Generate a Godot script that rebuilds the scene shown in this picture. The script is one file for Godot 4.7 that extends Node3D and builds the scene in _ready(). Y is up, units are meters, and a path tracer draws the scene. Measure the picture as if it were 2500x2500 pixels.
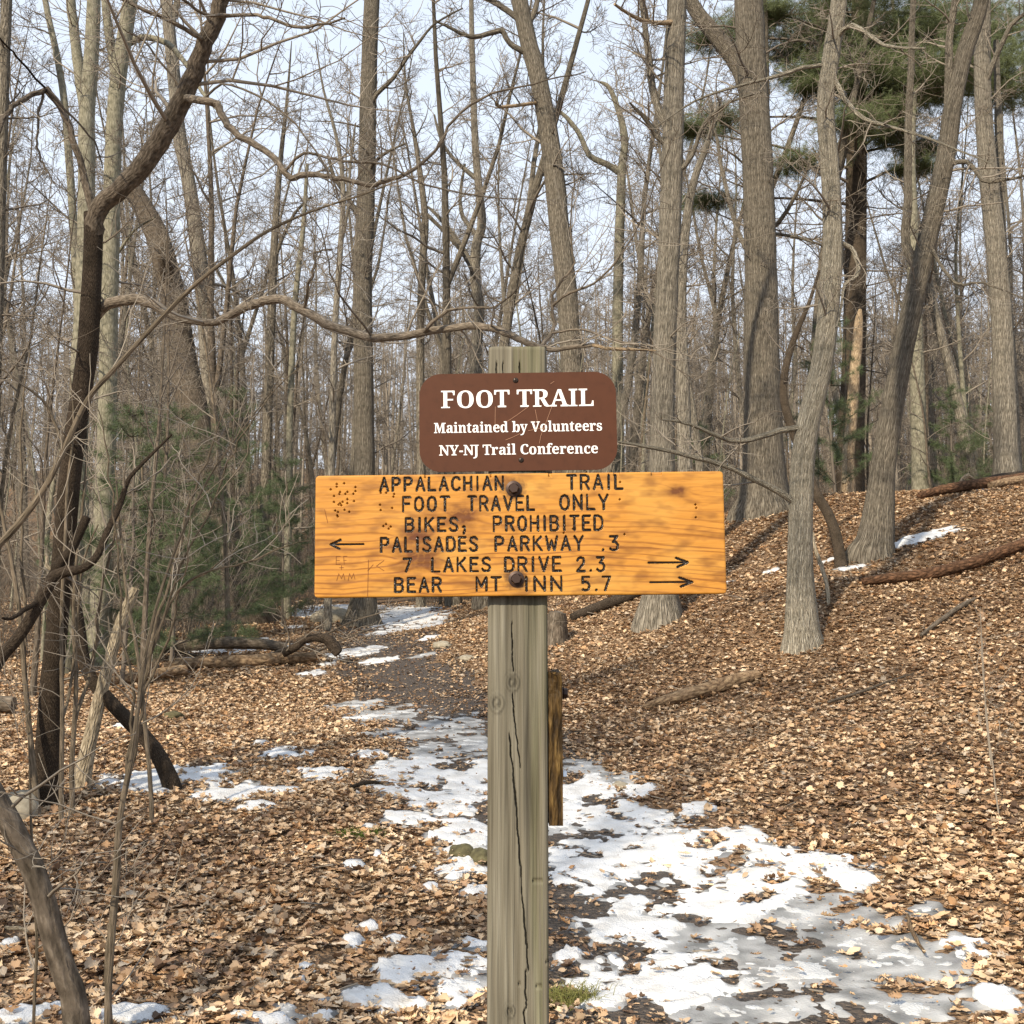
extends Node3D

# ---------------------------------------------------------------- tools
class Buf:
	var v := PackedVector3Array()
	var n := PackedVector3Array()
	var t := PackedVector2Array()
	var c := PackedColorArray()
	var i := PackedInt32Array()

var rng := RandomNumberGenerator.new()
var nz := FastNoiseLite.new()
var nz2 := FastNoiseLite.new()
var M := {}
var taken := {}
var table := PackedFloat32Array()
const TX0 := -80.0
const TD0 := -18.0
const TS := 0.75
const TW := 214
const TH := 214
const CONTROL: Array = [3.27, 12.50, -1.01280, 1.99, 15.00, -0.65523, 5.21, 16.00, 0.77711, 4.62, 14.50, -17.28915, 6.51, 14.00, 1.44579, 9.60, 20.50, -0.11170, 7.47, 21.00, -0.51983, 4.52, 22.00, 2.16563, 4.49, 9.80, -1.11526, 3.12, 6.90, -1.19882, 1.57, 17.00, -0.07732, 3.13, 8.20, 1.69861, 2.12, 11.60, -0.54536, 4.26, 14.30, 17.47945, 1.16, 8.20, -0.30484, 2.19, 6.40, 0.65966, -0.40, 10.00, 0.48928, 0.30, 9.50, -0.47023, -1.00, 14.00, -0.67782, -3.00, 22.00, 0.27576, -3.60, 30.00, 0.40601, -3.00, 10.00, 0.35852, -8.00, 10.00, 0.06095, -14.00, 10.00, 0.04564, -6.00, 16.00, 0.18196, -8.00, 24.00, 0.14044, -18.00, 22.00, -0.01183, -22.00, 34.00, 0.05134, -8.00, 36.00, 0.13033, -2.00, 6.50, 0.20114, -6.00, 6.50, -0.08749, 0.00, 3.50, 0.68804, 0.00, 5.00, -0.68872, -2.00, 3.50, 0.11067, 1.20, 3.50, -0.52207, -6.00, 4.00, -0.06950, 0.00, -4.00, 0.45372, -8.00, -6.00, 0.05230, 4.00, -4.00, -1.14154, -14.00, -4.00, 0.04431, -14.00, 4.00, -0.11900, 0.00, -14.00, -0.17288, -14.00, -14.00, 0.03713, 0.00, 24.00, -1.80592, 0.00, 33.00, -1.06409, 3.50, 32.00, 1.01719, 9.00, 31.00, -0.34836, 16.00, 24.00, 0.00141, 16.00, 12.00, 0.22577, 24.00, 24.00, -0.02157, 9.00, 7.00, -0.04071, 8.00, 2.00, 0.36532, 14.00, 0.00, -0.13453, 6.00, -6.00, 0.60177, 14.00, -14.00, 0.14699, 6.00, 44.00, 0.07260, 16.00, 44.00, -0.03746, 28.00, 40.00, 0.01827, -24.00, 60.00, -0.06504, 0.00, 60.00, -0.03192, 24.00, 60.00, -0.06744, -40.00, 90.00, 0.02967, 0.00, 90.00, 0.04701, 40.00, 90.00, 0.01801, -60.00, 135.00, 0.00390, 0.00, 135.00, -0.00762, 60.00, 135.00, 0.00086, -40.00, 40.00, -0.02380, 50.00, 40.00, -0.00625, -30.00, 0.00, -0.04531, 30.00, 0.00, -0.03289, 30.00, -14.00, -0.02474, -30.00, -14.00, 0.04646]
const SLOPE: Array = [-12.930889, 0.188196, 1.305847]
# x, distance, half width, half depth, 1 = white snow 0 = grey ice
const PATCHES: Array = [
	-3.07, 9.20, 0.44, 0.38, 1,
	-2.68, 9.46, 0.39, 0.51, 1,
	-2.19, 8.88, 0.33, 0.38, 1,
	-1.92, 8.48, 0.22, 0.22, 1,
	-2.79, 9.06, 0.30, 0.31, 1,
	-4.15, 12.10, 0.18, 0.23, 1,
	-1.89, 13.56, 0.40, 0.36, 0,
	-1.40, 12.75, 0.61, 0.71, 0,
	-0.68, 11.72, 0.52, 0.82, 0,
	-0.39, 10.67, 0.32, 0.79, 0,
	-1.13, 11.48, 0.38, 0.40, 0,
	-1.70, 12.54, 0.28, 0.27, 1,
	-2.10, 10.48, 0.27, 0.30, 1,
	-1.57, 9.58, 0.27, 0.29, 1,
	-1.81, 8.91, 0.15, 0.11, 1,
	-1.79, 9.65, 0.18, 0.17, 1,
	-2.43, 10.94, 0.12, 0.15, 1,
	-1.32, 10.37, 0.23, 0.18, 1,
	-2.06, 8.88, 0.10, 0.07, 1,
	-0.88, 9.65, 0.47, 0.67, 1,
	-0.51, 8.74, 0.39, 0.67, 1,
	-0.34, 7.75, 0.23, 0.57, 1,
	-0.74, 8.15, 0.27, 0.25, 1,
	-0.73, 10.52, 0.35, 0.43, 0,
	-1.00, 8.94, 0.27, 0.24, 1,
	-0.27, 9.34, 0.28, 0.87, 1,
	-0.97, 6.95, 0.09, 0.09, 1,
	-0.30, 6.86, 0.18, 0.20, 1,
	-0.60, 6.99, 0.05, 0.08, 1,
	-0.46, 6.57, 0.08, 0.13, 1,
	-0.26, 7.21, 0.16, 0.27, 1,
	-0.19, 6.52, 0.10, 0.16, 1,
	-0.99, 7.87, 0.08, 0.08, 1,
	-0.86, 7.22, 0.05, 0.07, 1,
	0.57, 8.79, 0.36, 0.59, 1,
	0.71, 7.85, 0.44, 0.55, 1,
	0.45, 6.99, 0.29, 0.67, 1,
	0.88, 7.01, 0.47, 0.67, 1,
	0.60, 9.63, 0.21, 0.33, 0,
	0.89, 9.09, 0.24, 0.22, 0,
	0.97, 8.65, 0.16, 0.28, 1,
	0.38, 8.10, 0.21, 0.46, 1,
	1.28, 7.86, 0.17, 0.23, 1,
	1.41, 7.10, 0.25, 0.32, 1,
	1.62, 6.43, 0.45, 0.32, 1,
	1.21, 6.13, 0.45, 0.50, 1,
	1.54, 5.73, 0.40, 0.38, 0,
	0.64, 5.95, 0.33, 0.42, 1,
	1.53, 6.75, 0.23, 0.22, 1,
	1.85, 6.19, 0.16, 0.16, 1,
	0.71, 5.13, 0.48, 0.45, 1,
	1.25, 5.03, 0.48, 0.42, 0,
	1.66, 5.16, 0.40, 0.34, 0,
	2.02, 5.16, 0.13, 0.22, 1,
	1.95, 4.63, 0.10, 0.13, 1,
	0.35, 4.88, 0.20, 0.13, 1,
	1.55, 4.61, 0.29, 0.15, 0,
	2.04, 5.68, 0.13, 0.11, 0,
	0.27, 5.50, 0.08, 0.12, 1,
	0.43, 5.23, 0.12, 0.13, 1,
	1.54, 5.35, 0.24, 0.19, 0,
	1.01, 5.53, 0.33, 0.31, 0,
	1.00, 4.72, 0.35, 0.15, 0,
	-0.74, 5.92, 0.08, 0.06, 1,
	-0.79, 5.69, 0.07, 0.12, 1,
	-0.59, 5.75, 0.09, 0.09, 1,
	-0.47, 5.33, 0.19, 0.21, 1,
	-0.30, 5.40, 0.22, 0.19, 1,
	-0.27, 5.05, 0.20, 0.22, 1,
	-0.53, 4.97, 0.26, 0.17, 1,
	-0.74, 4.82, 0.23, 0.12, 1,
	-0.95, 5.32, 0.05, 0.06, 1,
	-1.00, 4.71, 0.12, 0.07, 1,
	-0.94, 5.14, 0.03, 0.06, 1,
	-0.20, 5.69, 0.11, 0.12, 1,
	-2.00, 4.74, 0.15, 0.13, 1,
	-1.58, 4.78, 0.19, 0.10, 1,
	-2.44, 5.59, 0.06, 0.07, 1,
	-1.94, 4.84, 0.11, 0.08, 1,
	-1.10, 4.76, 0.09, 0.06, 1,
	-2.61, 28.22, 0.99, 4.03, 1,
	-2.02, 26.02, 0.58, 3.43, 1,
	-4.79, 30.87, 1.37, 3.36, 1,
	-5.09, 28.13, 0.63, 0.93, 1,
	-2.58, 23.36, 0.52, 2.50, 1,
	-1.35, 18.38, 0.25, 0.34, 1,
	-4.63, 35.76, 1.06, 2.46, 1,
	-4.93, 25.22, 0.28, 0.79, 1,
	-2.49, 17.84, 0.53, 0.63, 1,
	-1.97, 16.72, 0.37, 0.36, 1,
	-3.90, 19.28, 0.50, 0.65, 1,
	-4.98, 19.05, 0.85, 0.50, 1,
	-2.90, 16.11, 0.23, 0.31, 1,
	-2.71, 17.52, 0.26, 0.42, 1,
	-2.77, 16.77, 0.16, 0.23, 1,
	-5.15, 17.73, 0.39, 0.35, 1,
	-1.35, 16.62, 0.22, 0.20, 0,
	-4.83, 21.48, 0.32, 0.73, 1,
	6.01, 16.30, 0.67, 0.28, 1,
	5.65, 16.16, 0.36, 0.21, 1,
	6.25, 16.45, 0.31, 0.11, 1,
	4.78, 16.09, 0.36, 0.18, 1,
	4.80, 15.56, 0.29, 0.12, 1,
	4.56, 20.69, 0.61, 0.22, 1,
	3.83, 16.23, 0.22, 0.15, 1,
	8.52, 19.78, 0.29, 0.42, 1,
	6.48, 16.40, 0.18, 0.10, 1,
	3.17, 16.13, 0.16, 0.12, 1]
var buckets := {}
var mottle: ImageTexture


func raw_height(x: float, d: float) -> float:
	var s: float = SLOPE[0] + SLOPE[1] * x * 0.1 + SLOPE[2] * d * 0.1
	var k := 0
	while k < CONTROL.size():
		var dx: float = (x - CONTROL[k]) * 0.1
		var dd: float = (d - CONTROL[k + 1]) * 0.1
		var r2 := dx * dx + dd * dd
		if r2 > 1e-9:
			s += CONTROL[k + 2] * r2 * log(r2)
		k += 3
	return s


func height(x: float, z: float) -> float:
	var fx := clampf((x - TX0) / TS, 0.0, TW - 1.001)
	var fd := clampf((-z - TD0) / TS, 0.0, TH - 1.001)
	var ix := int(fx)
	var iz := int(fd)
	fx -= ix
	fd -= iz
	var o := iz * TW + ix
	var h := lerpf(lerpf(table[o], table[o + 1], fx), lerpf(table[o + TW], table[o + TW + 1], fx), fd)
	return h + nz2.get_noise_2d(x * 1.1, z * 1.1) * 0.035


func trail_x(d: float) -> float:
	# the middle of the footpath, by distance
	if d < 10.0:
		return lerpf(1.3, -0.15, clampf((d - 3.0) / 7.0, 0, 1))
	if d < 18.0:
		return lerpf(-0.15, -2.1, (d - 10.0) / 8.0)
	return lerpf(-2.1, -4.2, clampf((d - 18.0) / 14.0, 0, 1.5))


func snow_at(x: float, d: float) -> Vector2:
	# how far inside a snow patch (x) and how icy it is (y)
	var b = buckets.get(Vector2i(floori(x), floori(d)))
	if b == null:
		return Vector2(-1, 0)
	var best := -1.0
	var white := 0.0
	var all := 0.0001
	for k: int in b:
		var dx: float = (x - PATCHES[k]) / PATCHES[k + 2]
		var dd: float = (d - PATCHES[k + 1]) / PATCHES[k + 3]
		var q := 1.0 - sqrt(dx * dx + dd * dd)
		if q > best:
			best = q
		if q > 0.0:
			white += q * PATCHES[k + 4]
			all += q
	var n := nz.get_noise_2d(x * 21.0, d * 21.0) * 0.42 + nz2.get_noise_2d(x * 6.0, d * 5.0) * 0.35 + nz.get_noise_2d(x * 52.0, d * 52.0) * 0.3
	# holes melted through to the leaves
	n -= maxf(0.0, nz2.get_noise_2d(x * 8.0 + 91.0, d * 8.0) - 0.12) * 2.0 + maxf(0.0, nz.get_noise_2d(x * 33.0 + 7.0, d * 33.0) - 0.2) * 1.3
	return Vector2(best * 1.05 + n - 0.05, 1.0 - white / all)


func numbered(called: String) -> String:
	var k: int = taken.get(called, 0)
	taken[called] = k + 1
	return called if k == 0 else "%s_%03d" % [called, k]


func tag(o: Node, label: String, category := "", group := "", kind := "") -> Node:
	if label:
		o.set_meta("label", label)
	if category:
		o.set_meta("category", category)
	if group:
		o.set_meta("group", group)
	if kind:
		o.set_meta("kind", kind)
	return o


func thing(called: String, at: Vector3, label: String, category: String, group := "") -> Node3D:
	var o := Node3D.new()
	o.name = numbered(called)
	add_child(o)
	o.position = at
	tag(o, label, category, group)
	return o


func commit(b: Buf, m: Material) -> ArrayMesh:
	var a := []
	a.resize(Mesh.ARRAY_MAX)
	a[Mesh.ARRAY_VERTEX] = b.v
	a[Mesh.ARRAY_INDEX] = b.i
	if b.n.size() == b.v.size():
		a[Mesh.ARRAY_NORMAL] = b.n
	if b.t.size() == b.v.size():
		a[Mesh.ARRAY_TEX_UV] = b.t
	if b.c.size() == b.v.size():
		a[Mesh.ARRAY_COLOR] = b.c
	var mesh := ArrayMesh.new()
	mesh.add_surface_from_arrays(Mesh.PRIMITIVE_TRIANGLES, a)
	mesh.surface_set_material(0, m)
	return mesh


func part(parent: Node, called: String, b: Buf, m: Material) -> MeshInstance3D:
	var o := MeshInstance3D.new()
	o.name = called
	o.mesh = commit(b, m)
	parent.add_child(o, true)
	return o


func tube(b: Buf, pts: PackedVector3Array, rad: PackedFloat32Array, sides: int, rough := 0.0, cap := false, tile := 0.3) -> void:
	var m := pts.size()
	var base := b.v.size()
	var tan := (pts[1] - pts[0]).normalized()
	var u := tan.cross(Vector3.RIGHT if absf(tan.x) < 0.7 else Vector3.UP).normalized()
	var k := maxf(1.0, roundf(TAU * rad[0] / tile))
	var along := 0.0
	for j in m:
		if j > 0:
			along += pts[j].distance_to(pts[j - 1])
			tan = (pts[mini(j + 1, m - 1)] - pts[j - 1]).normalized()
		u = (u - tan * u.dot(tan)).normalized()
		var w := tan.cross(u)
		for s in sides + 1:
			var a := TAU * (s % sides) / sides
			var nn := u * cos(a) + w * sin(a)
			var r := rad[j]
			if rough > 0.0:
				if sides > 20:
					r *= 1.0 + 0.045 * nz.get_noise_3d(nn.x * 26.0 + pts[0].z * 3.0, along * 2.2, nn.z * 26.0) + 0.03 * nz.get_noise_3d(nn.x * 50.0, along * 5.0, nn.z * 50.0)
				r *= 1.0 + rough * (nz2.get_noise_3d(pts[j].x * 2.0 + nn.x * 1.6, along * 2.2, pts[j].z * 2.0 + nn.z * 1.6) + 0.5 * nz.get_noise_3d(nn.x * 6.0, along * 5.0, nn.z * 6.0 + nn.y * 6.0))
			b.v.append(pts[j] + nn * r)
			b.n.append(nn)
			b.t.append(Vector2(k * s / sides, along / (tile * 2.6)))
	for j in m - 1:
		var o := base + j * (sides + 1)
		for s in sides:
			b.i.append_array([o + s, o + s + sides + 1, o + s + 1, o + s + 1, o + s + sides + 1, o + s + sides + 2])
	if cap:
		for e in 2:
			var o := base + (m - 1) * (sides + 1) * e
			var c := b.v.size()
			var ax := (pts[1] - pts[0]).normalized() * -1.0 if e == 0 else (pts[m - 1] - pts[m - 2]).normalized()
			b.v.append(pts[0] if e == 0 else pts[m - 1] + ax * rad[m - 1] * 0.25)
			b.n.append(ax)
			b.t.append(Vector2(0.5, 0.0))
			for s in sides:
				b.v.append(b.v[o + s])
				b.n.append(ax)
				b.t.append(Vector2(0.5 + 0.1 * cos(TAU * s / sides), 0.1 * sin(TAU * s / sides)))
			for s in sides:
				b.i.append_array([c, c + 1 + s, c + 1 + (s + 1) % sides] if e == 0 else [c, c + 1 + (s + 1) % sides, c + 1 + s])


func smooth(pts: Array, rad: Array, n: int, jitter := 0.0) -> Array:
	var p := PackedVector3Array()
	var r := PackedFloat32Array()
	var m := pts.size()
	for j in m - 1:
		var a: Vector3 = pts[maxi(j - 1, 0)]
		var b: Vector3 = pts[j]
		var c: Vector3 = pts[j + 1]
		var d: Vector3 = pts[mini(j + 2, m - 1)]
		for q in n:
			var t := float(q) / n
			var v := b.cubic_interpolate(c, a, d, t)
			if jitter > 0.0 and (j > 0 or q > 0):
				v += Vector3(rng.randf_range(-1, 1), rng.randf_range(-1, 1) * 0.3, rng.randf_range(-1, 1)) * jitter
			p.append(v)
			r.append(lerpf(rad[j], rad[j + 1], t))
	p.append(pts[m - 1])
	r.append(rad[m - 1])
	return [p, r]


func rand_dir() -> Vector3:
	return Vector3(rng.randfn(), rng.randfn(), rng.randfn()).normalized()


func branch(b: Buf, start: Vector3, dir: Vector3, length: float, r0: float, r1: float, segs: int, wander: float, lift: float, sides: int) -> PackedVector3Array:
	var p := PackedVector3Array()
	var r := PackedFloat32Array()
	var d := dir
	var at := start
	var bend := rand_dir() * wander * 0.5
	for j in segs + 1:
		p.append(at)
		r.append(lerpf(r0, r1, float(j) / segs))
		d = (d + rand_dir() * wander + bend + Vector3(0, lift, 0)).normalized()
		at += d * (length / segs)
	tube(b, p, r, sides)
	return p


func sprout(b: Buf, pts: PackedVector3Array, r0: float, r1: float, level: int, counts: Array, reach: float, t0: float, spread: float, fine: float, flat := 0.6, lift := 0.06) -> void:
	var count: int = counts[level]
	var m := pts.size()
	for q in count:
		var t := lerpf(t0, 1.0, (q + rng.randf()) / count)
		var f := t * (m - 1)
		var k := mini(int(f), m - 2)
		var p := pts[k].lerp(pts[k + 1], f - k)
		var d := (pts[k + 1] - pts[k]).normalized()
		var side := d.cross(rand_dir())
		side.y *= flat
		side = (side - d * side.dot(d)).normalized()
		var ang := spread * rng.randf_range(0.7, 1.3)
		var dir := d * cos(ang) + side * sin(ang)
		var ln := reach * rng.randf_range(0.45, 1.25) * (1.2 - 0.65 * t)
		var rr := clampf(lerpf(r0, r1, t) * 0.6, fine, 0.014 * ln + fine)
		var c := branch(b, p, dir, ln, rr, fine * 0.6, (6 if level > 0 else 5), 0.24, lift, 4 if level > 1 else 3)
		if level > 0:
			sprout(b, c, rr, fine, level - 1, counts, ln * 0.55, 0.15, spread, fine, flat, lift)


func shifted(pts: Array, by: Vector3) -> Array:
	var out := []
	for p: Vector3 in pts:
		out.append(p - by)
	return out


# ---------------------------------------------------------------- materials
func noise_image(seed_: int, freq: float, w: int, h: int, ridged := false, oct := 4, cellular := false) -> Image:
	var f := FastNoiseLite.new()
	f.seed = seed_
	f.frequency = freq
	f.fractal_octaves = oct
	f.noise_type = FastNoiseLite.TYPE_CELLULAR if cellular else FastNoiseLite.TYPE_SIMPLEX_SMOOTH
	f.fractal_type = FastNoiseLite.FRACTAL_RIDGED if ridged else FastNoiseLite.FRACTAL_FBM
	if cellular:
		f.cellular_return_type = FastNoiseLite.RETURN_DISTANCE2_SUB
	var im := f.get_seamless_image(w, h, false, false, 0.15, true)
	im.convert(Image.FORMAT_L8)
	return im


func tinted(im: Image, stops: Array) -> ImageTexture:
	var lut := PackedByteArray()
	for k in 256:
		var f := k / 255.0 * (stops.size() - 1)
		var j := mini(int(f), stops.size() - 2)
		var c: Color = stops[j].lerp(stops[j + 1], f - j)
		c = c.linear_to_srgb()
		lut.append_array([c.r8, c.g8, c.b8])
	var src := im.get_data()
	var out := PackedByteArray()
	out.resize(src.size() * 3)
	for k in src.size():
		var o := src[k] * 3
		out[k * 3] = lut[o]
		out[k * 3 + 1] = lut[o + 1]
		out[k * 3 + 2] = lut[o + 2]
	return ImageTexture.create_from_image(Image.create_from_data(im.get_width(), im.get_height(), false, Image.FORMAT_RGB8, out))


func lin(r: float, g: float, b: float) -> Color:
	return Color(r, g, b)


func bark(im: Image, stops: Array, relief: float, scale := Vector3.ONE, rough := 0.95) -> StandardMaterial3D:
	var m := StandardMaterial3D.new()
	m.albedo_texture = tinted(im, stops)
	m.roughness = rough
	m.metallic_specular = 0.25
	m.heightmap_enabled = true
	m.heightmap_texture = ImageTexture.create_from_image(im)
	m.heightmap_scale = relief
	m.uv1_scale = scale
	m.detail_enabled = true
	m.detail_albedo = mottle
	m.detail_blend_mode = BaseMaterial3D.BLEND_MODE_MUL
	m.detail_uv_layer = BaseMaterial3D.DETAIL_UV_2
	m.uv2_triplanar = true
	m.uv2_world_triplanar = true
	m.uv2_scale = Vector3.ONE * 0.8
	return m


func plain(c: Color, rough := 0.9, spec := 0.3) -> StandardMaterial3D:
	var m := StandardMaterial3D.new()
	m.albedo_color = c.linear_to_srgb()
	m.roughness = rough
	m.metallic_specular = spec
	return m


func make_materials() -> void:
	var furrow := noise_image(3, 0.0085, 512, 512, true, 3)
	var patch := noise_image(9, 0.012, 512, 512, false, 5)
	var grit := noise_image(11, 0.05, 512, 512, false, 4)
	var plates := noise_image(17, 0.045, 512, 512, false, 3, true)
	mottle = tinted(noise_image(13, 0.016, 512, 512, false, 5), [lin(.42, .42, .4), lin(.75, .74, .7), lin(1, .98, .94), lin(1, 1, .96)])
	M.bark_brown = bark(furrow, [lin(.36, .33, .28), lin(.32, .29, .243), lin(.25, .223, .185), lin(.15, .131, .107), lin(.045, .038, .032)], -4.0, Vector3(1.0, .42, 1))
	M.bark_grey = bark(furrow, [lin(.6, .57, .5), lin(.56, .525, .45), lin(.48, .445, .375), lin(.3, .27, .22), lin(.08, .068, .054)], -5.0, Vector3(1.6, .6, 1))
	M.bark_dark = bark(grit, [lin(.02, .015, .011), lin(.045, .034, .026), lin(.075, .058, .044), lin(.2, .16, .125)], 1.2)
	M.bark_limb = bark(patch, [lin(.045, .036, .028), lin(.1, .082, .065), lin(.15, .124, .1), lin(.28, .238, .195)], 0.9)
	M.bark_branch = bark(patch, [lin(.08, .066, .053), lin(.17, .142, .115), lin(.24, .202, .165), lin(.42, .365, .3)], 0.8)
	M.bark_beech = bark(patch, [lin(.1, .098, .075), lin(.19, .182, .14), lin(.25, .238, .188), lin(.38, .36, .3)], 0.5)
	M.bark_pale = bark(furrow, [lin(.55, .45, .32), lin(.5, .4, .28), lin(.36, .27, .18), lin(.15, .1, .07)], -1.2)
	M.bark_pine = bark(plates, [lin(.05, .04, .03), lin(.12, .095, .073), lin(.155, .125, .097), lin(.21, .17, .13)], 1.6, Vector3(1.3, 0.8, 1))
	M.bark_wood = bark(furrow, [lin(.42, .39, .34), lin(.38, .35, .3), lin(.31, .283, .24), lin(.19, .17, .142), lin(.06, .052, .043)], -3.5, Vector3(1, .45, 1))
	M.bark_sapling = bark(patch, [lin(.05, .042, .03), lin(.13, .107, .08), lin(.19, .155, .118), lin(.3, .25, .195)], 0.5)
	M.rot = bark(furrow, [lin(.24, .135, .08), lin(.18, .098, .058), lin(.09, .05, .03), lin(.035, .02, .013)], -2.0)
	M.deadwood = bark(furrow, [lin(.42, .31, .2), lin(.36, .26, .165), lin(.22, .15, .095), lin(.07, .045, .03)], -1.6)
	M.snag = bark(furrow, [lin(.52, .46, .36), lin(.46, .4, .31), lin(.32, .27, .2), lin(.1, .08, .06)], -1.6)
	M.twig = plain(lin(.22, .19, .155))
	M.twig_dark = plain(lin(.135, .114, .093))
	M.twig_pale = plain(lin(.26, .225, .182))
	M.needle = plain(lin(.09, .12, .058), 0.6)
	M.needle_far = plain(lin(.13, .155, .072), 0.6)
	var stone := plain(Color.WHITE, 0.95)
	stone.albedo_texture = tinted(patch, [lin(.12, .11, .08), lin(.24, .21, .16), lin(.3, .27, .21), lin(.4, .36, .29)])
	stone.uv1_triplanar = true
	stone.uv1_scale = Vector3.ONE * 3.0
	M.stone = stone
	var moss := stone.duplicate()
	moss.albedo_texture = tinted(patch, [lin(.035, .03, .018), lin(.07, .062, .034), lin(.11, .1, .05), lin(.2, .18, .12)])
	M.moss_stone = moss
	# the forest floor under the leaves
	var soil := plain(Color.WHITE, 1.0)
	soil.albedo_texture = tinted(noise_image(21, 0.06, 1024, 1024, false, 5), [lin(.05, .032, .02), lin(.13, .083, .05), lin(.23, .15, .09), lin(.42, .3, .19)])
	soil.uv1_world_triplanar = true
	soil.uv1_triplanar = true
	soil.uv1_scale = Vector3.ONE * 0.42
	soil.heightmap_enabled = true
	soil.heightmap_texture = ImageTexture.create_from_image(noise_image(22, 0.06, 1024, 1024, false, 5))
	soil.heightmap_scale = 4.0
	M.soil = soil
	var mud := soil.duplicate()
	mud.albedo_texture = tinted(noise_image(25, 0.03, 1024, 1024, false, 5), [lin(.02, .015, .011), lin(.045, .034, .025), lin(.075, .055, .04), lin(.14, .1, .07)])
	mud.roughness = 0.55
	mud.metallic_specular = 0.5
	M.mud = mud
	var snow := plain(Color.WHITE, 0.75, 0.4)
	snow.vertex_color_use_as_albedo = true
	snow.uv1_triplanar = true
	snow.uv1_world_triplanar = true
	snow.uv1_scale = Vector3.ONE * 1.7
	snow.heightmap_enabled = true
	snow.heightmap_texture = ImageTexture.create_from_image(noise_image(27, 0.035, 1024, 1024, false, 5))
	snow.heightmap_scale = 0.6
	M.snow = snow
	var ice := snow.duplicate()
	ice.roughness = 0.42
	ice.metallic_specular = 0.5
	ice.heightmap_scale = 0.25
	M.ice = ice
	for k in LEAF.size():
		var lm := plain(LEAF[k], 0.7, 0.35)
		lm.backlight_enabled = true
		lm.backlight = Color(.25, .2, .14)
		M["leaf%d" % k] = lm
	var litter := plain(Color.WHITE, 0.7, 0.35)
	litter.vertex_color_use_as_albedo = true
	litter.backlight_enabled = true
	litter.backlight = Color(.25, .2, .14)
	M.litter = litter
	M.rust = plain(lin(.045, .026, .02), 0.5, 0.5)
	M.rust.metallic = 0.5
	M.screw = plain(lin(.05, .04, .035), 0.4)
	M.screw.metallic = 0.7
	M.steel = plain(lin(.6, .62, .65), 0.3)
	M.steel.metallic = 1.0
	M.paint_black = plain(lin(.016, .011, .008), 0.28, 0.6)
	M.paint_white = plain(lin(.8, .8, .8), 0.5)
	M.scratch = plain(lin(.36, .2, .13), 0.8)
	M.pencil = plain(lin(.16, .055, .015), 0.6)
	M.grass = plain(lin(.16, .16, .05), 0.7)
	M.moss = plain(lin(.09, .13, .025), 0.9)


const LEAF: Array[Color] = [Color(0.500, 0.350, 0.215), Color(0.580, 0.430, 0.280), Color(0.400, 0.262, 0.155), Color(0.300, 0.190, 0.115), Color(0.200, 0.126, 0.080), Color(0.410, 0.335, 0.255), Color(0.640, 0.500, 0.350), Color(0.430, 0.255, 0.130), Color(0.110, 0.072, 0.050)]


# ---------------------------------------------------------------- leaves
func leaf_mesh(widths: Array, fold: float, curl: float, twist: float) -> Buf:
	# a dry leaf: midrib along z, length 1, two blades that fold up and curl
	var b := Buf.new()
	var n := widths.size()
	for k in n:
		var s := float(k) / (n - 1)
		var ang := curl * (s - 0.5)
		var y0 := (1.0 - cos(ang)) / maxf(absf(curl), 0.2) * signf(curl) * 0.9
		var z0 := sin(ang) / maxf(absf(curl), 0.2) if absf(curl) > 0.2 else s - 0.5
		for side in [-1.0, -0.5, 0.0, 0.5, 1.0]:
			var w: float = widths[k] * side
			var up := absf(w) * fold * (1.0 + 0.5 * sin(s * 7.0 + side * 2.0)) + w * twist * (s - 0.4) + 0.035 * sin(s * 17.0 + side * 5.0) * absf(side)
			var pull := 0.09 * absf(side) * (1.0 if k % 2 == 0 else -0.6)
			b.v.append(Vector3(w * cos(fold * 0.6), y0 + up, z0 + pull))
	for k in n - 1:
		for s in 4:
			var o := k * 5 + s
			b.i.append_array([o, o + 1, o + 5, o + 1, o + 6, o + 5])
	var nn := PackedVector3Array()
	nn.resize(b.v.size())
	var q := 0
	while q < b.i.size():
		var a := b.v[b.i[q]]
		var f := (b.v[b.i[q + 2]] - a).cross(b.v[b.i[q + 1]] - a)
		for e in 3:
			nn[b.i[q + e]] += f
		q += 3
	for k in nn.size():
		b.n.append(nn[k].normalized() if nn[k].length() > 1e-9 else Vector3.UP)
	return b


func leaf_shapes() -> Array:
	return [
		leaf_mesh([.02, .1, .05, .2, .08, .3, .12, .33, .14, .24, .1, .12, .01], .35, .5, .4),
		leaf_mesh([.02, .12, .22, .28, .3, .28, .22, .13, .01], .5, 1.1, .3),
		leaf_mesh([.02, .13, .08, .36, .16, .44, .2, .4, .12, .2, .06, .01], .3, -.6, .5),
		leaf_mesh([.02, .14, .24, .3, .31, .28, .2, .1, .01], 1.0, 1.9, -.5),
		leaf_mesh([.03, .1, .06, .22, .09, .3, .1, .26, .1, .15, .01], .75, 1.4, .8),
		leaf_mesh([.02, .1, .17, .22, .24, .22, .18, .1, .01], .15, -.3, .2),
	]


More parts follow.
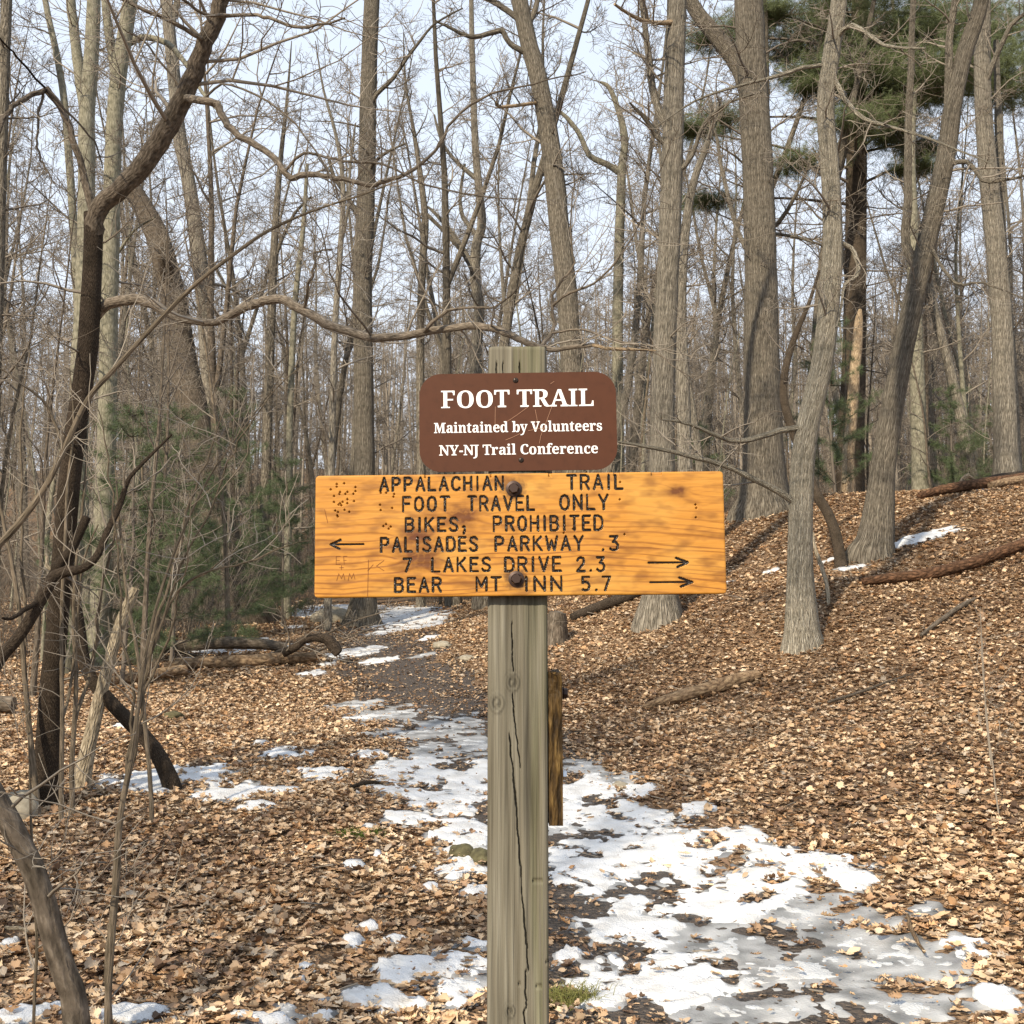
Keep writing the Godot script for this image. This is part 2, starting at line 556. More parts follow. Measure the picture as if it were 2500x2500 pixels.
# ---------------------------------------------------------------- ready
func _ready() -> void:
	rng.seed = 20240311
	nz.seed = 5
	nz.frequency = 0.25
	nz2.seed = 8
	nz2.frequency = 0.35
	nz2.fractal_octaves = 3

	var cam := Camera3D.new()
	cam.name = "camera"
	cam.fov = 49.7496
	cam.near = 0.05
	cam.far = 600.0
	add_child(cam)
	cam.position = Vector3(0, 1.55, 0)
	cam.rotation.x = 0.11851
	cam.current = true

	var env := Environment.new()
	env.background_mode = Environment.BG_SKY
	var sky := Sky.new()
	var air := ProceduralSkyMaterial.new()
	air.sky_top_color = Color(0.80, 0.85, 0.92)
	air.sky_horizon_color = Color(0.92, 0.935, 0.955)
	air.sky_curve = 0.22
	air.ground_bottom_color = Color(0.3, 0.25, 0.2)
	air.ground_horizon_color = Color(0.75, 0.76, 0.78)
	air.sky_energy_multiplier = 1.0
	air.sun_angle_max = 2.0
	sky.sky_material = air
	env.sky = sky
	env.tonemap_mode = Environment.TONE_MAPPER_LINEAR
	env.tonemap_exposure = 1.36
	env.sdfgi_enabled = true
	env.ssao_enabled = true
	env.ssil_enabled = true
	var we := WorldEnvironment.new()
	we.name = "world"
	we.environment = env
	add_child(we)

	var sun := DirectionalLight3D.new()
	sun.name = "sun"
	sun.light_energy = 1.6
	sun.light_color = Color(1.0, 0.94, 0.84)
	sun.light_angular_distance = 1.6
	sun.shadow_enabled = true
	add_child(sun)
	sun.look_at_from_position(Vector3.ZERO, -Vector3(-0.5, 0.66, 0.85), Vector3.UP)

	make_materials()
	table.resize(TW * TH)
	for j in TH:
		for i in TW:
			table[j * TW + i] = raw_height(TX0 + i * TS, TD0 + j * TS)
	var k := 0
	while k < PATCHES.size():
		var x: float = PATCHES[k]
		var d: float = PATCHES[k + 1]
		var a: float = PATCHES[k + 2] * 2.0
		var e: float = PATCHES[k + 3] * 2.0
		for bx in range(floori(x - a), floori(x + a) + 1):
			for bd in range(floori(d - e), floori(d + e) + 1):
				var key := Vector2i(bx, bd)
				if not buckets.has(key):
					buckets[key] = []
				buckets[key].append(k)
		k += 5
	var ground := make_ground()
	make_snow()
	make_signpost()
	make_front_trees()
	make_trees()
	make_pines()
	make_logs()
	make_woods()
	make_litter(ground)
	make_small()


# ---------------------------------------------------------------- the ground
func lines(from: float, to: float, fine_from: float, fine_to: float, step: float, grow: float) -> PackedFloat32Array:
	var out := PackedFloat32Array()
	var x := fine_from
	var s := step
	var low := []
	while x > from:
		s *= grow
		x -= s
		low.push_front(maxf(x, from))
	for q in low:
		out.append(q)
	x = fine_from
	while x < fine_to:
		out.append(x)
		x += step
	s = step
	while x < to:
		out.append(x)
		s *= grow
		x += s
	out.append(to)
	return out


func sheet(xs: PackedFloat32Array, ds: PackedFloat32Array, lift: Callable) -> Buf:
	var b := Buf.new()
	var w := xs.size()
	for d in ds:
		for x in xs:
			b.v.append(Vector3(x, lift.call(x, d), -d))
	for j in ds.size() - 1:
		for i in w - 1:
			var o := j * w + i
			b.i.append_array([o, o + w, o + 1, o + 1, o + w, o + w + 1])
	grid_normals(b, w)
	return b


func grid_normals(b: Buf, w: int) -> void:
	var h := b.v.size() / w
	b.n.resize(b.v.size())
	for j in h:
		for i in w:
			var o := j * w + i
			var e := b.v[o + 1 if i < w - 1 else o] - b.v[o - 1 if i > 0 else o]
			var f := b.v[o + w if j < h - 1 else o] - b.v[o - w if j > 0 else o]
			var n := e.cross(f).normalized()
			b.n[o] = n if n.y > 0.0 else -n


func make_ground() -> MeshInstance3D:
	var b := sheet(lines(-78, 78, -9, 10, 0.22, 1.12), lines(-17, 140, 2, 24, 0.22, 1.08), func(x: float, d: float) -> float: return height(x, -d))
	var g := part(self, "ground", b, M.soil)
	tag(g, "leaf-strewn forest floor rising to a low bank beside the trail", "", "", "structure")
	# the bare muddy tread of the path
	var c := Buf.new()
	var rows := 150
	var cols := 26
	for j in rows + 1:
		var d := 3.0 + 27.0 * pow(float(j) / rows, 1.5)
		for i in cols + 1:
			var s := float(i) / cols * 2.0 - 1.0
			var x := trail_x(d) + s * 1.15
			var m := 1.0 - absf(s) + 0.55 * nz2.get_noise_2d(x * 4.0, d * 3.0) - 0.3
			c.v.append(Vector3(x, height(x, -d) + clampf(m * 0.05, -0.05, 0.006), -d))
	for j in rows:
		for i in cols:
			var o := j * (cols + 1) + i
			c.i.append_array([o, o + cols + 1, o + 1, o + 1, o + cols + 1, o + cols + 2])
	grid_normals(c, cols + 1)
	var t := part(self, "trail", c, M.mud)
	tag(t, "dark muddy tread of the footpath running back through the trees", "", "", "structure")
	return g


func make_snow() -> void:
	var snow := Buf.new()
	var ice := Buf.new()
	var ratio := 1.0045
	var step := 0.0043
	var cols := 270
	var rows := 505
	var id_s := PackedInt32Array()
	var id_i := PackedInt32Array()
	id_s.resize((rows + 1) * (cols + 1))
	id_i.resize((rows + 1) * (cols + 1))
	id_s.fill(-1)
	id_i.fill(-1)
	var d := 3.3
	for j in rows + 1:
		d *= ratio
		for i in cols + 1:
			var x := (i - cols / 2) * step * d
			var m := snow_at(x, d)
			if m.x < -0.95:
				continue
			var y := height(x, -d)
			var o := j * (cols + 1) + i
			var icy := clampf(m.y * 1.4 - 0.2 + nz2.get_noise_2d(x * 5.0, d * 5.0) * 0.9, 0.0, 1.0)
			# old, glazed, dirty ice below
			var ti := clampf((m.x + 0.08) * 0.06, -0.03, 0.012) + nz.get_noise_2d(x * 60.0, d * 60.0) * 0.004
			id_i[o] = ice.v.size()
			ice.v.append(Vector3(x, y + ti, -d))
			var g := clampf(0.5 + 0.75 * nz2.get_noise_2d(x * 11.0 + 40.0, d * 11.0), 0.12, 0.9)
			ice.c.append(Color(.1 + .36 * g, .102 + .36 * g, .104 + .355 * g))
			# crusted white snow on top
			var ts := clampf((m.x - icy * 0.5) * 0.1, -0.05, 0.024 - 0.01 * icy) + nz.get_noise_2d(x * 30.0, d * 30.0) * 0.009 + nz.get_noise_2d(x * 80.0, d * 80.0) * 0.006
			id_s[o] = snow.v.size()
			snow.v.append(Vector3(x, y + ts, -d))
			var dirt := clampf(nz2.get_noise_2d(x * 14.0 + 20.0, d * 14.0) * 1.4, 0.0, 0.5)
			snow.c.append(Color(.61, .615, .62).lerp(Color(.42, .43, .44), icy * 0.8).lerp(Color(.36, .34, .31), dirt * 0.8))
	for j in rows:
		for i in cols:
			var o := j * (cols + 1) + i
			for which in 2:
				var id := id_s if which == 0 else id_i
				var b := snow if which == 0 else ice
				var p := id[o]
				var q := id[o + 1]
				var r := id[o + cols + 1]
				var s := id[o + cols + 2]
				if p < 0 or q < 0 or r < 0 or s < 0:
					continue
				b.i.append_array([p, r, q, q, r, s])
	for b: Buf in [snow, ice]:
		b.n.resize(b.v.size())
		var q := 0
		while q < b.i.size():
			var a := b.v[b.i[q]]
			var f := (b.v[b.i[q + 2]] - a).cross(b.v[b.i[q + 1]] - a)
			if f.y < 0.0:
				f = -f
			for e in 3:
				b.n[b.i[q + e]] += f
			q += 3
		for z in b.n.size():
			b.n[z] = b.n[z].normalized() if b.n[z].length() > 0.0 else Vector3.UP
	tag(part(self, "snow", snow, M.snow), "patches of crusted white snow melting along the footpath", "snow", "", "stuff")
	tag(part(self, "ice", ice, M.ice), "thin grey glazed ice trodden into the footpath", "ice", "", "stuff")


func make_litter(ground: Node) -> void:
	var shapes := leaf_shapes()
	var spots := []
	for k in shapes.size():
		spots.append([])
	# bands of distance: from, to, leaves per square metre, leaf size
	for band in [[2.8, 7.0, 950, 0.075], [7.0, 14.0, 900, 0.07], [14.0, 22.0, 480, 0.08], [22.0, 34.0, 150, 0.11]]:
		var half: float = band[1] * 0.5 + 1.6
		var n := int((band[1] - band[0]) * half * 2.0 * band[2])
		for q in n:
			var d := rng.randf_range(band[0], band[1])
			var x := rng.randf_range(-half, half)
			if absf(x) > d * 0.5 + 1.6:
				continue
			var up := 0.0
			var m := snow_at(x, d)
			var bit := 1.0
			if m.x > 0.03:
				if rng.randf() > 0.2:
					continue
				bit = 1.0 if rng.randf() < 0.12 else rng.randf_range(0.12, 0.42)
				up = clampf(m.x * 0.09, 0.004, 0.03)
			var off := absf(x - trail_x(d)) + nz2.get_noise_2d(x * 3.0, d * 3.0) * 0.5
			var tread := clampf((1.0 - off) * 1.3, 0.0, 1.0)
			if rng.randf() < tread * 0.62:
				continue
			var sz: float = band[3] * (0.4 + 0.95 * pow(rng.randf(), 1.3)) * (1.0 - 0.35 * tread) * bit
			var tilt := Basis(Vector3(rng.randf_range(-1, 1), 0, rng.randf_range(-1, 1)).normalized(), absf(rng.randfn(0.0, 0.34)))
			var bs := tilt * Basis(Vector3.UP, rng.randf() * TAU) * Basis.from_scale(Vector3(sz * rng.randf_range(0.8, 1.25), sz * rng.randf_range(0.5, 1.2), sz))
			var pick := rng.randf() + nz2.get_noise_2d(x * 1.4, d * 1.4) * 0.3 + 0.06
			var c: Color
			if pick < 0.16:
				c = LEAF[4 if rng.randf() < 0.6 else 8]
			elif pick < 0.34:
				c = LEAF[3]
			elif pick < 0.55:
				c = LEAF[2 if rng.randf() < 0.7 else 7]
			elif pick < 0.78:
				c = LEAF[0 if rng.randf() < 0.7 else 5]
			else:
				c = LEAF[1 if rng.randf() < 0.7 else 6]
			c = c.lerp(LEAF[4], tread * 0.75 * rng.randf()) * rng.randf_range(0.82, 1.15)
			var at := Vector3(x, height(x, -d) + rng.randf_range(0.0, 0.028) + up, -d)
			spots[rng.randi() % shapes.size()].append([d, Transform3D(bs, at), c])
	# the nearest three hundred in view are leaves of their own
	var near := []
	for s in shapes.size():
		for e in spots[s]:
			if e[0] > 4.2 and e[0] < 6.5 and absf(e[1].origin.x) < e[0] * 0.46:
				near.append([e[0], s, e])
	near.sort_custom(func(a, b): return a[0] < b[0])
	var meshes := []
	for s in shapes.size():
		meshes.append(commit(shapes[s], M.litter))
	for q in mini(300, near.size()):
		var s: int = near[q][1]
		var e: Array = near[q][2]
		var best := 0
		for z in LEAF.size():
			if Vector3(LEAF[z].r - e[2].r, LEAF[z].g - e[2].g, LEAF[z].b - e[2].b).length() < Vector3(LEAF[best].r - e[2].r, LEAF[best].g - e[2].g, LEAF[best].b - e[2].b).length():
				best = z
		var o := MeshInstance3D.new()
		o.name = "leaf"
		o.mesh = meshes[s]
		o.material_override = M["leaf%d" % best]
		o.transform = e[1]
		ground.add_child(o, true)
		spots[s].erase(e)
	for s in shapes.size():
		var mm := MultiMesh.new()
		mm.transform_format = MultiMesh.TRANSFORM_3D
		mm.use_colors = true
		mm.mesh = meshes[s]
		mm.instance_count = spots[s].size()
		for q in spots[s].size():
			mm.set_instance_transform(q, spots[s][q][1])
			mm.set_instance_color(q, spots[s][q][2])
		var o := MultiMeshInstance3D.new()
		o.name = "leaf_litter"
		o.multimesh = mm
		ground.add_child(o, true)
		tag(o, "", "", "", "stuff")


# ---------------------------------------------------------------- the signpost
const GLYPH := {
	"A": [[0, 0, .3, 1, .6, 0], [.11, .34, .49, .34]], "B": [[0, 0, 0, 1, .33, 1, .5, .9, .53, .76, .46, .6, .33, .54, 0, .54], [.33, .54, .5, .46, .57, .28, .5, .08, .35, 0, 0, 0]],
	"C": [[.56, .82, .48, .95, .3, 1, .12, .93, .02, .75, 0, .5, .02, .25, .12, .07, .3, 0, .48, .05, .56, .18]], "D": [[0, 0, 0, 1, .28, 1, .48, .9, .57, .7, .58, .3, .48, .1, .28, 0, 0, 0]],
	"E": [[.5, 1, 0, 1, 0, 0, .52, 0], [0, .53, .42, .53]], "F": [[.5, 1, 0, 1, 0, 0], [0, .53, .42, .53]], "H": [[0, 0, 0, 1], [.55, 0, .55, 1], [0, .52, .55, .52]], "I": [[.1, 0, .1, 1]],
	"K": [[0, 0, 0, 1], [.52, 1, 0, .42], [.16, .58, .56, 0]], "L": [[0, 1, 0, 0, .5, 0]], "M": [[0, 0, 0, 1, .32, .3, .64, 1, .64, 0]], "N": [[0, 0, 0, 1, .55, 0, .55, 1]],
	"O": [[.28, 0, .1, .08, .01, .3, .01, .7, .1, .92, .28, 1, .46, .92, .55, .7, .55, .3, .46, .08, .28, 0]], "P": [[0, 0, 0, 1, .35, 1, .52, .9, .55, .75, .5, .57, .35, .48, 0, .48]],
	"R": [[0, 0, 0, 1, .35, 1, .52, .9, .55, .75, .5, .57, .35, .5, 0, .5], [.3, .5, .56, 0]], "S": [[.52, .84, .42, .97, .26, 1, .09, .94, .03, .77, .1, .6, .28, .52, .46, .42, .55, .25, .47, .06, .28, 0, .1, .04, 0, .17]],
	"T": [[0, 1, .6, 1], [.3, 1, .3, 0]], "V": [[0, 1, .3, 0, .6, 1]], "W": [[0, 1, .17, 0, .38, .7, .6, 0, .78, 1]], "Y": [[0, 1, .29, .46, .58, 1], [.29, .46, .29, 0]],
	"2": [[.02, .78, .1, .95, .27, 1, .45, .94, .52, .76, .46, .55, 0, 0, .54, 0]], "3": [[.02, 1, .5, 1, .22, .6, .42, .56, .53, .38, .5, .15, .35, 0, .15, 0, .02, .12]],
	"5": [[.48, 1, .07, 1, .04, .56, .26, .63, .46, .54, .53, .32, .45, .08, .25, 0, .05, .06]], "7": [[0, 1, .5, 1, .16, 0]], ".": [[.08, .02, .1, .04]], ",": [[.06, .3, .2, .3, .2, .1, .1, -.22]],
	"<": [[1, .5, 0, .5], [.27, .0, .0, .5, .3, 1.0]], ">": [[0, .5, 1, .5], [.73, .0, 1., .5, .7, 1.0]]}
const WIDE := {"I": .2, ".": .2, ",": .28, "W": .78, "M": .64, "L": .5, "E": .5, "F": .5, "S": .55, "T": .6, "A": .6, "V": .6}
const WORDS: Array = [
	["APPALACHIAN", -0.2067, -0.0232, 0.0668, 0.0863],
	["TRAIL", 0.0726, 0.1543, 0.0663, 0.0868],
	["FOOT", -0.1725, -0.1038, 0.0361, 0.0567],
	["TRAVEL", -0.0756, 0.0222, 0.0361, 0.0566],
	["ONLY", 0.0620, 0.1317, 0.0359, 0.0571],
	["BIKES,", -0.1685, -0.0789, 0.0058, 0.0254],
	["PROHIBITED", -0.0375, 0.1234, 0.0052, 0.0261],
	["PALISADES", -0.2050, -0.0624, -0.0243, -0.0037],
	["PARKWAY", -0.0348, 0.0935, -0.0245, -0.0043],
	[".3", 0.1217, 0.1466, -0.0252, -0.0049],
	["7", -0.1715, -0.1596, -0.0538, -0.0349],
	["LAKES", -0.1287, -0.0435, -0.0546, -0.0347],
	["DRIVE", -0.0209, 0.0604, -0.0553, -0.0350],
	["2.3", 0.0853, 0.1257, -0.0557, -0.0358],
	["BEAR", -0.1841, -0.1164, -0.0838, -0.0639],
	["MT", -0.0634, -0.0282, -0.0835, -0.0636],
	["INN", 0.0073, 0.0620, -0.0839, -0.0640],
	["5.7", 0.0919, 0.1343, -0.0843, -0.0644],
	["<", -0.2803, -0.2315, -0.0191, -0.0059],
	[">", 0.1907, 0.2485, -0.0512, -0.0379],
	[">", 0.1924, 0.2538, -0.0801, -0.0671]]
const BW := 0.608
const BH := 0.182


func strokes(w: Array) -> Array:
	var text: String = w[0]
	var total := 0.0
	var gap := 0.36
	for k in text.length():
		total += WIDE.get(text[k], .57) + (gap if k < text.length() - 1 else 0.0)
	var out := []
	var x := 0.0
	for k in text.length():
		var ch := text[k]
		var span := 1.0 if ch in "<>" else total
		for line: Array in GLYPH[ch]:
			var p := PackedVector2Array()
			var q := 0
			while q < line.size():
				p.append(Vector2(lerpf(w[1], w[2], (x + line[q]) / span), lerpf(w[3], w[4], line[q + 1])))
				q += 2
			out.append(p)
		x += WIDE.get(ch, .57) + gap
	return out


func carve(lines_: Array, cell: float, reach: float, x0: float, y0: float, w: int, h: int) -> PackedFloat32Array:
	var f := PackedFloat32Array()
	f.resize(w * h)
	f.fill(1.0)
	for p: PackedVector2Array in lines_:
		for k in p.size() - 1:
			var a := p[k]
			var c := p[k + 1]
			var i0 := clampi(int((minf(a.x, c.x) - reach - x0) / cell), 0, w - 1)
			var i1 := clampi(int((maxf(a.x, c.x) + reach - x0) / cell) + 1, 0, w - 1)
			var j0 := clampi(int((minf(a.y, c.y) - reach - y0) / cell), 0, h - 1)
			var j1 := clampi(int((maxf(a.y, c.y) + reach - y0) / cell) + 1, 0, h - 1)
			for j in range(j0, j1 + 1):
				for i in range(i0, i1 + 1):
					var q := Vector2(x0 + i * cell, y0 + j * cell)
					var near := Geometry2D.get_closest_point_to_segment(q, a, c)
					var dd := q.distance_to(near)
					if dd < f[j * w + i]:
						f[j * w + i] = dd
	return f


func wood_texture() -> ImageTexture:
	var w := 1216
	var h := 364
	var out := PackedByteArray()
	out.resize(w * h * 3)
	var knots := [Vector3(-.150, -.002, .020), Vector3(-.145, -.035, .022), Vector3(-.085, .028, .020), Vector3(.235, .062, .012)]
	var g := FastNoiseLite.new()
	g.seed = 31
	g.frequency = 1.0
	g.fractal_octaves = 3
	for j in h:
		for i in w:
			var x := (float(i) / w - 0.5) * BW
			var y := (0.5 - float(j) / h) * BH
			var yy := y + 0.010 * g.get_noise_2d(x * 3.0, y * 5.0) + x * 0.02 + 0.012 * x * x * 4.0
			var dark := 0.0
			for kn: Vector3 in knots:
				var dx := (x - kn.x) * 0.62
				var dy := y - kn.y
				var e := exp(-(dx * dx + dy * dy) / (kn.z * kn.z))
				yy += signf(dy) * e * kn.z * 0.8
				dark = maxf(dark, e)
			var ring := 0.5 + 0.5 * sin(yy * 640.0 + 5.0 * g.get_noise_2d(x * 1.5 + 9.0, yy * 30.0))
			ring = pow(ring, 5.0)
			var fib := g.get_noise_2d(x * 22.0, y * 900.0)
			var blot := clampf(g.get_noise_2d(x * 16.0 + 30.0, y * 40.0) * 1.6 + 0.1, 0.0, 1.0)
			var c := Color(.475, .215, .034)
			c = c.lerp(Color(.2, .07, .012), clampf(ring * (0.3 + 0.5 * clampf((0.05 - y) * 14.0, 0.0, 1.0)) + fib * 0.45, 0.0, 1.0))
			c = c.lerp(Color(.52, .285, .062), clampf(g.get_noise_2d(x * 5.0 + 50.0, y * 9.0) * 0.9, 0.0, 0.6))
			c = c.lerp(Color(.15, .055, .012), blot * 0.62)
			c = c.lerp(Color(.09, .025, .007), clampf(dark * dark * 1.1 * (0.7 + 1.0 * absf(g.get_noise_2d(x * 40.0, y * 60.0))), 0.0, 0.88))
			# weather stains round the bolts and at the ends
			for q: Vector2 in [Vector2(-.008, .068), Vector2(-.005, -.066)]:
				var dq := Vector2(x - q.x, (y - q.y) * 1.2).length() + 0.006 * g.get_noise_2d(x * 90.0, y * 90.0)
				c = c.lerp(Color(.07, .035, .015), clampf((0.021 - dq) * 90.0, 0.0, 0.75))
			c = c.linear_to_srgb()
			var o := (j * w + i) * 3
			out[o] = c.r8
			out[o + 1] = c.g8
			out[o + 2] = c.b8
	return ImageTexture.create_from_image(Image.create_from_data(w, h, false, Image.FORMAT_RGB8, out))


func flat_strokes(b: Buf, p: PackedVector2Array, half: float, z: float) -> void:
	for k in p.size() - 1:
		var d := (p[k + 1] - p[k]).normalized()
		var s := Vector2(-d.y, d.x) * half
		var o := b.v.size()
		for q: Vector2 in [p[k] - s - d * half, p[k] + s - d * half, p[k + 1] + s + d * half, p[k + 1] - s + d * half]:
			b.v.append(Vector3(q.x, q.y, z))
			b.n.append(Vector3(0, 0, 1))
		b.i.append_array([o, o + 1, o + 2, o, o + 2, o + 3])


func bolt(parent: Node, at: Vector3, washer: float, hex: float, mat: Material, called := "bolt") -> void:
	# a round washer, a domed flange and a six-sided head
	var b := Buf.new()
	var profile := [[washer, 0.0], [washer, .0015], [washer * .96, .0024], [hex * 1.12, .003], [hex * 1.02, .0034]]
	for k in profile.size() - 1:
		var o := b.v.size()
		for s in 25:
			var a := TAU * s / 24
			for e in 2:
				var q: Array = profile[k + e]
				b.v.append(at + Vector3(cos(a) * q[0], sin(a) * q[0], q[1]))
				b.n.append(Vector3(cos(a) * (.9 if k == 0 else .3), sin(a) * (.9 if k == 0 else .3), .3 if k == 0 else .95).normalized())
		for s in 24:
			b.i.append_array([o + s * 2, o + s * 2 + 1, o + s * 2 + 2, o + s * 2 + 1, o + s * 2 + 3, o + s * 2 + 2])
	for s in 6:
		var a0 := TAU * s / 6 + 0.2
		var a1 := TAU * (s + 1) / 6 + 0.2
		var p0 := Vector3(cos(a0) * hex, sin(a0) * hex, 0)
		var p1 := Vector3(cos(a1) * hex, sin(a1) * hex, 0)
		var up := Vector3(0, 0, .0088)
		var rim := Vector3(0, 0, .0078)
		var o := b.v.size()
		var n := (p0 + p1).normalized()
		for q: Vector3 in [p0 + Vector3(0, 0, .003), p1 + Vector3(0, 0, .003), p1 + rim, p0 + rim]:
			b.v.append(at + q)
			b.n.append(n)
		for q: Vector3 in [p0 + rim, p1 + rim, p1 * .86 + up, p0 * .86 + up]:
			b.v.append(at + q)
			b.n.append((n + Vector3(0, 0, 1)).normalized())
		for q: Vector3 in [p0 * .86 + up, p1 * .86 + up, up]:
			b.v.append(at + q)
			b.n.append(Vector3(0, 0, 1))
		b.i.append_array([o, o + 1, o + 2, o, o + 2, o + 3, o + 4, o + 5, o + 6, o + 4, o + 6, o + 7, o + 8, o + 9, o + 10])
	face_out(b)
	part(parent, called, b, mat)


func face_out(b: Buf) -> void:
	var q := 0
	while q < b.i.size():
		var a := b.v[b.i[q]]
		var f := (b.v[b.i[q + 2]] - a).cross(b.v[b.i[q + 1]] - a)
		if f.dot(b.n[b.i[q]]) < 0.0:
			var z := b.i[q + 1]
			b.i[q + 1] = b.i[q + 2]
			b.i[q + 2] = z
		q += 3


func screw(parent: Node, at: Vector3, r: float) -> void:
	# a domed round head with a cross slot
	var b := Buf.new()
	var w := 25
	for j in w:
		for i in w:
			var x := (i / 12.0 - 1.0)
			var y := (j / 12.0 - 1.0)
			var l := maxf(absf(x), absf(y))
			var q := Vector2(x, y)
			if q.length() > 0:
				q = q.normalized() * l
			var z := sqrt(maxf(0.0, 1.0 - q.length_squared() * 0.98)) * 0.5
			if (absf(x) < 0.13 and absf(y) < 0.55) or (absf(y) < 0.13 and absf(x) < 0.55):
				z -= 0.3
			b.v.append(at + Vector3(q.x, q.y, z) * r)
	for j in w - 1:
		for i in w - 1:
			var o := j * w + i
			b.i.append_array([o, o + w, o + 1, o + 1, o + w, o + w + 1])
	b.n.resize(b.v.size())
	for j in w:
		for i in w:
			var o := j * w + i
			var n := (b.v[mini(i + 1, w - 1) + j * w] - b.v[maxi(i - 1, 0) + j * w]).cross(b.v[i + mini(j + 1, w - 1) * w] - b.v[i + maxi(j - 1, 0) * w]).normalized()
			b.n[o] = n if n.z > 0 else -n
	part(parent, "screw", b, M.screw)


func text_part(parent: Node, text: String, x0: float, x1: float, base: float, cap: float, z: float, mat: Material) -> void:
	var font := SystemFont.new()
	font.font_names = PackedStringArray(["Droid Serif"])
	font.font_weight = 700
	var t := TextMesh.new()
	t.text = text
	t.font = font
	t.font_size = 64
	t.pixel_size = 0.001
	t.depth = 0.02
	t.curve_step = 1.0
	t.horizontal_alignment = HORIZONTAL_ALIGNMENT_LEFT
	t.vertical_alignment = VERTICAL_ALIGNMENT_BOTTOM
	t.material = mat
	var ref := TextMesh.new()
	ref.text = "F"
	ref.font = font
	ref.font_size = 64
	ref.pixel_size = 0.001
	ref.depth = 0.02
	ref.vertical_alignment = VERTICAL_ALIGNMENT_BOTTOM
	var fa := ref.get_aabb()
	var ta := t.get_aabb()
	var o := MeshInstance3D.new()
	o.name = "lettering"
	o.mesh = t
	var sx := (x1 - x0) / ta.size.x
	var sy := cap / fa.size.y
	o.scale = Vector3(sx, sy, 0.02)
	o.position = Vector3(x0 - ta.position.x * sx, base - fa.position.y * sy, z)
	parent.add_child(o, true)


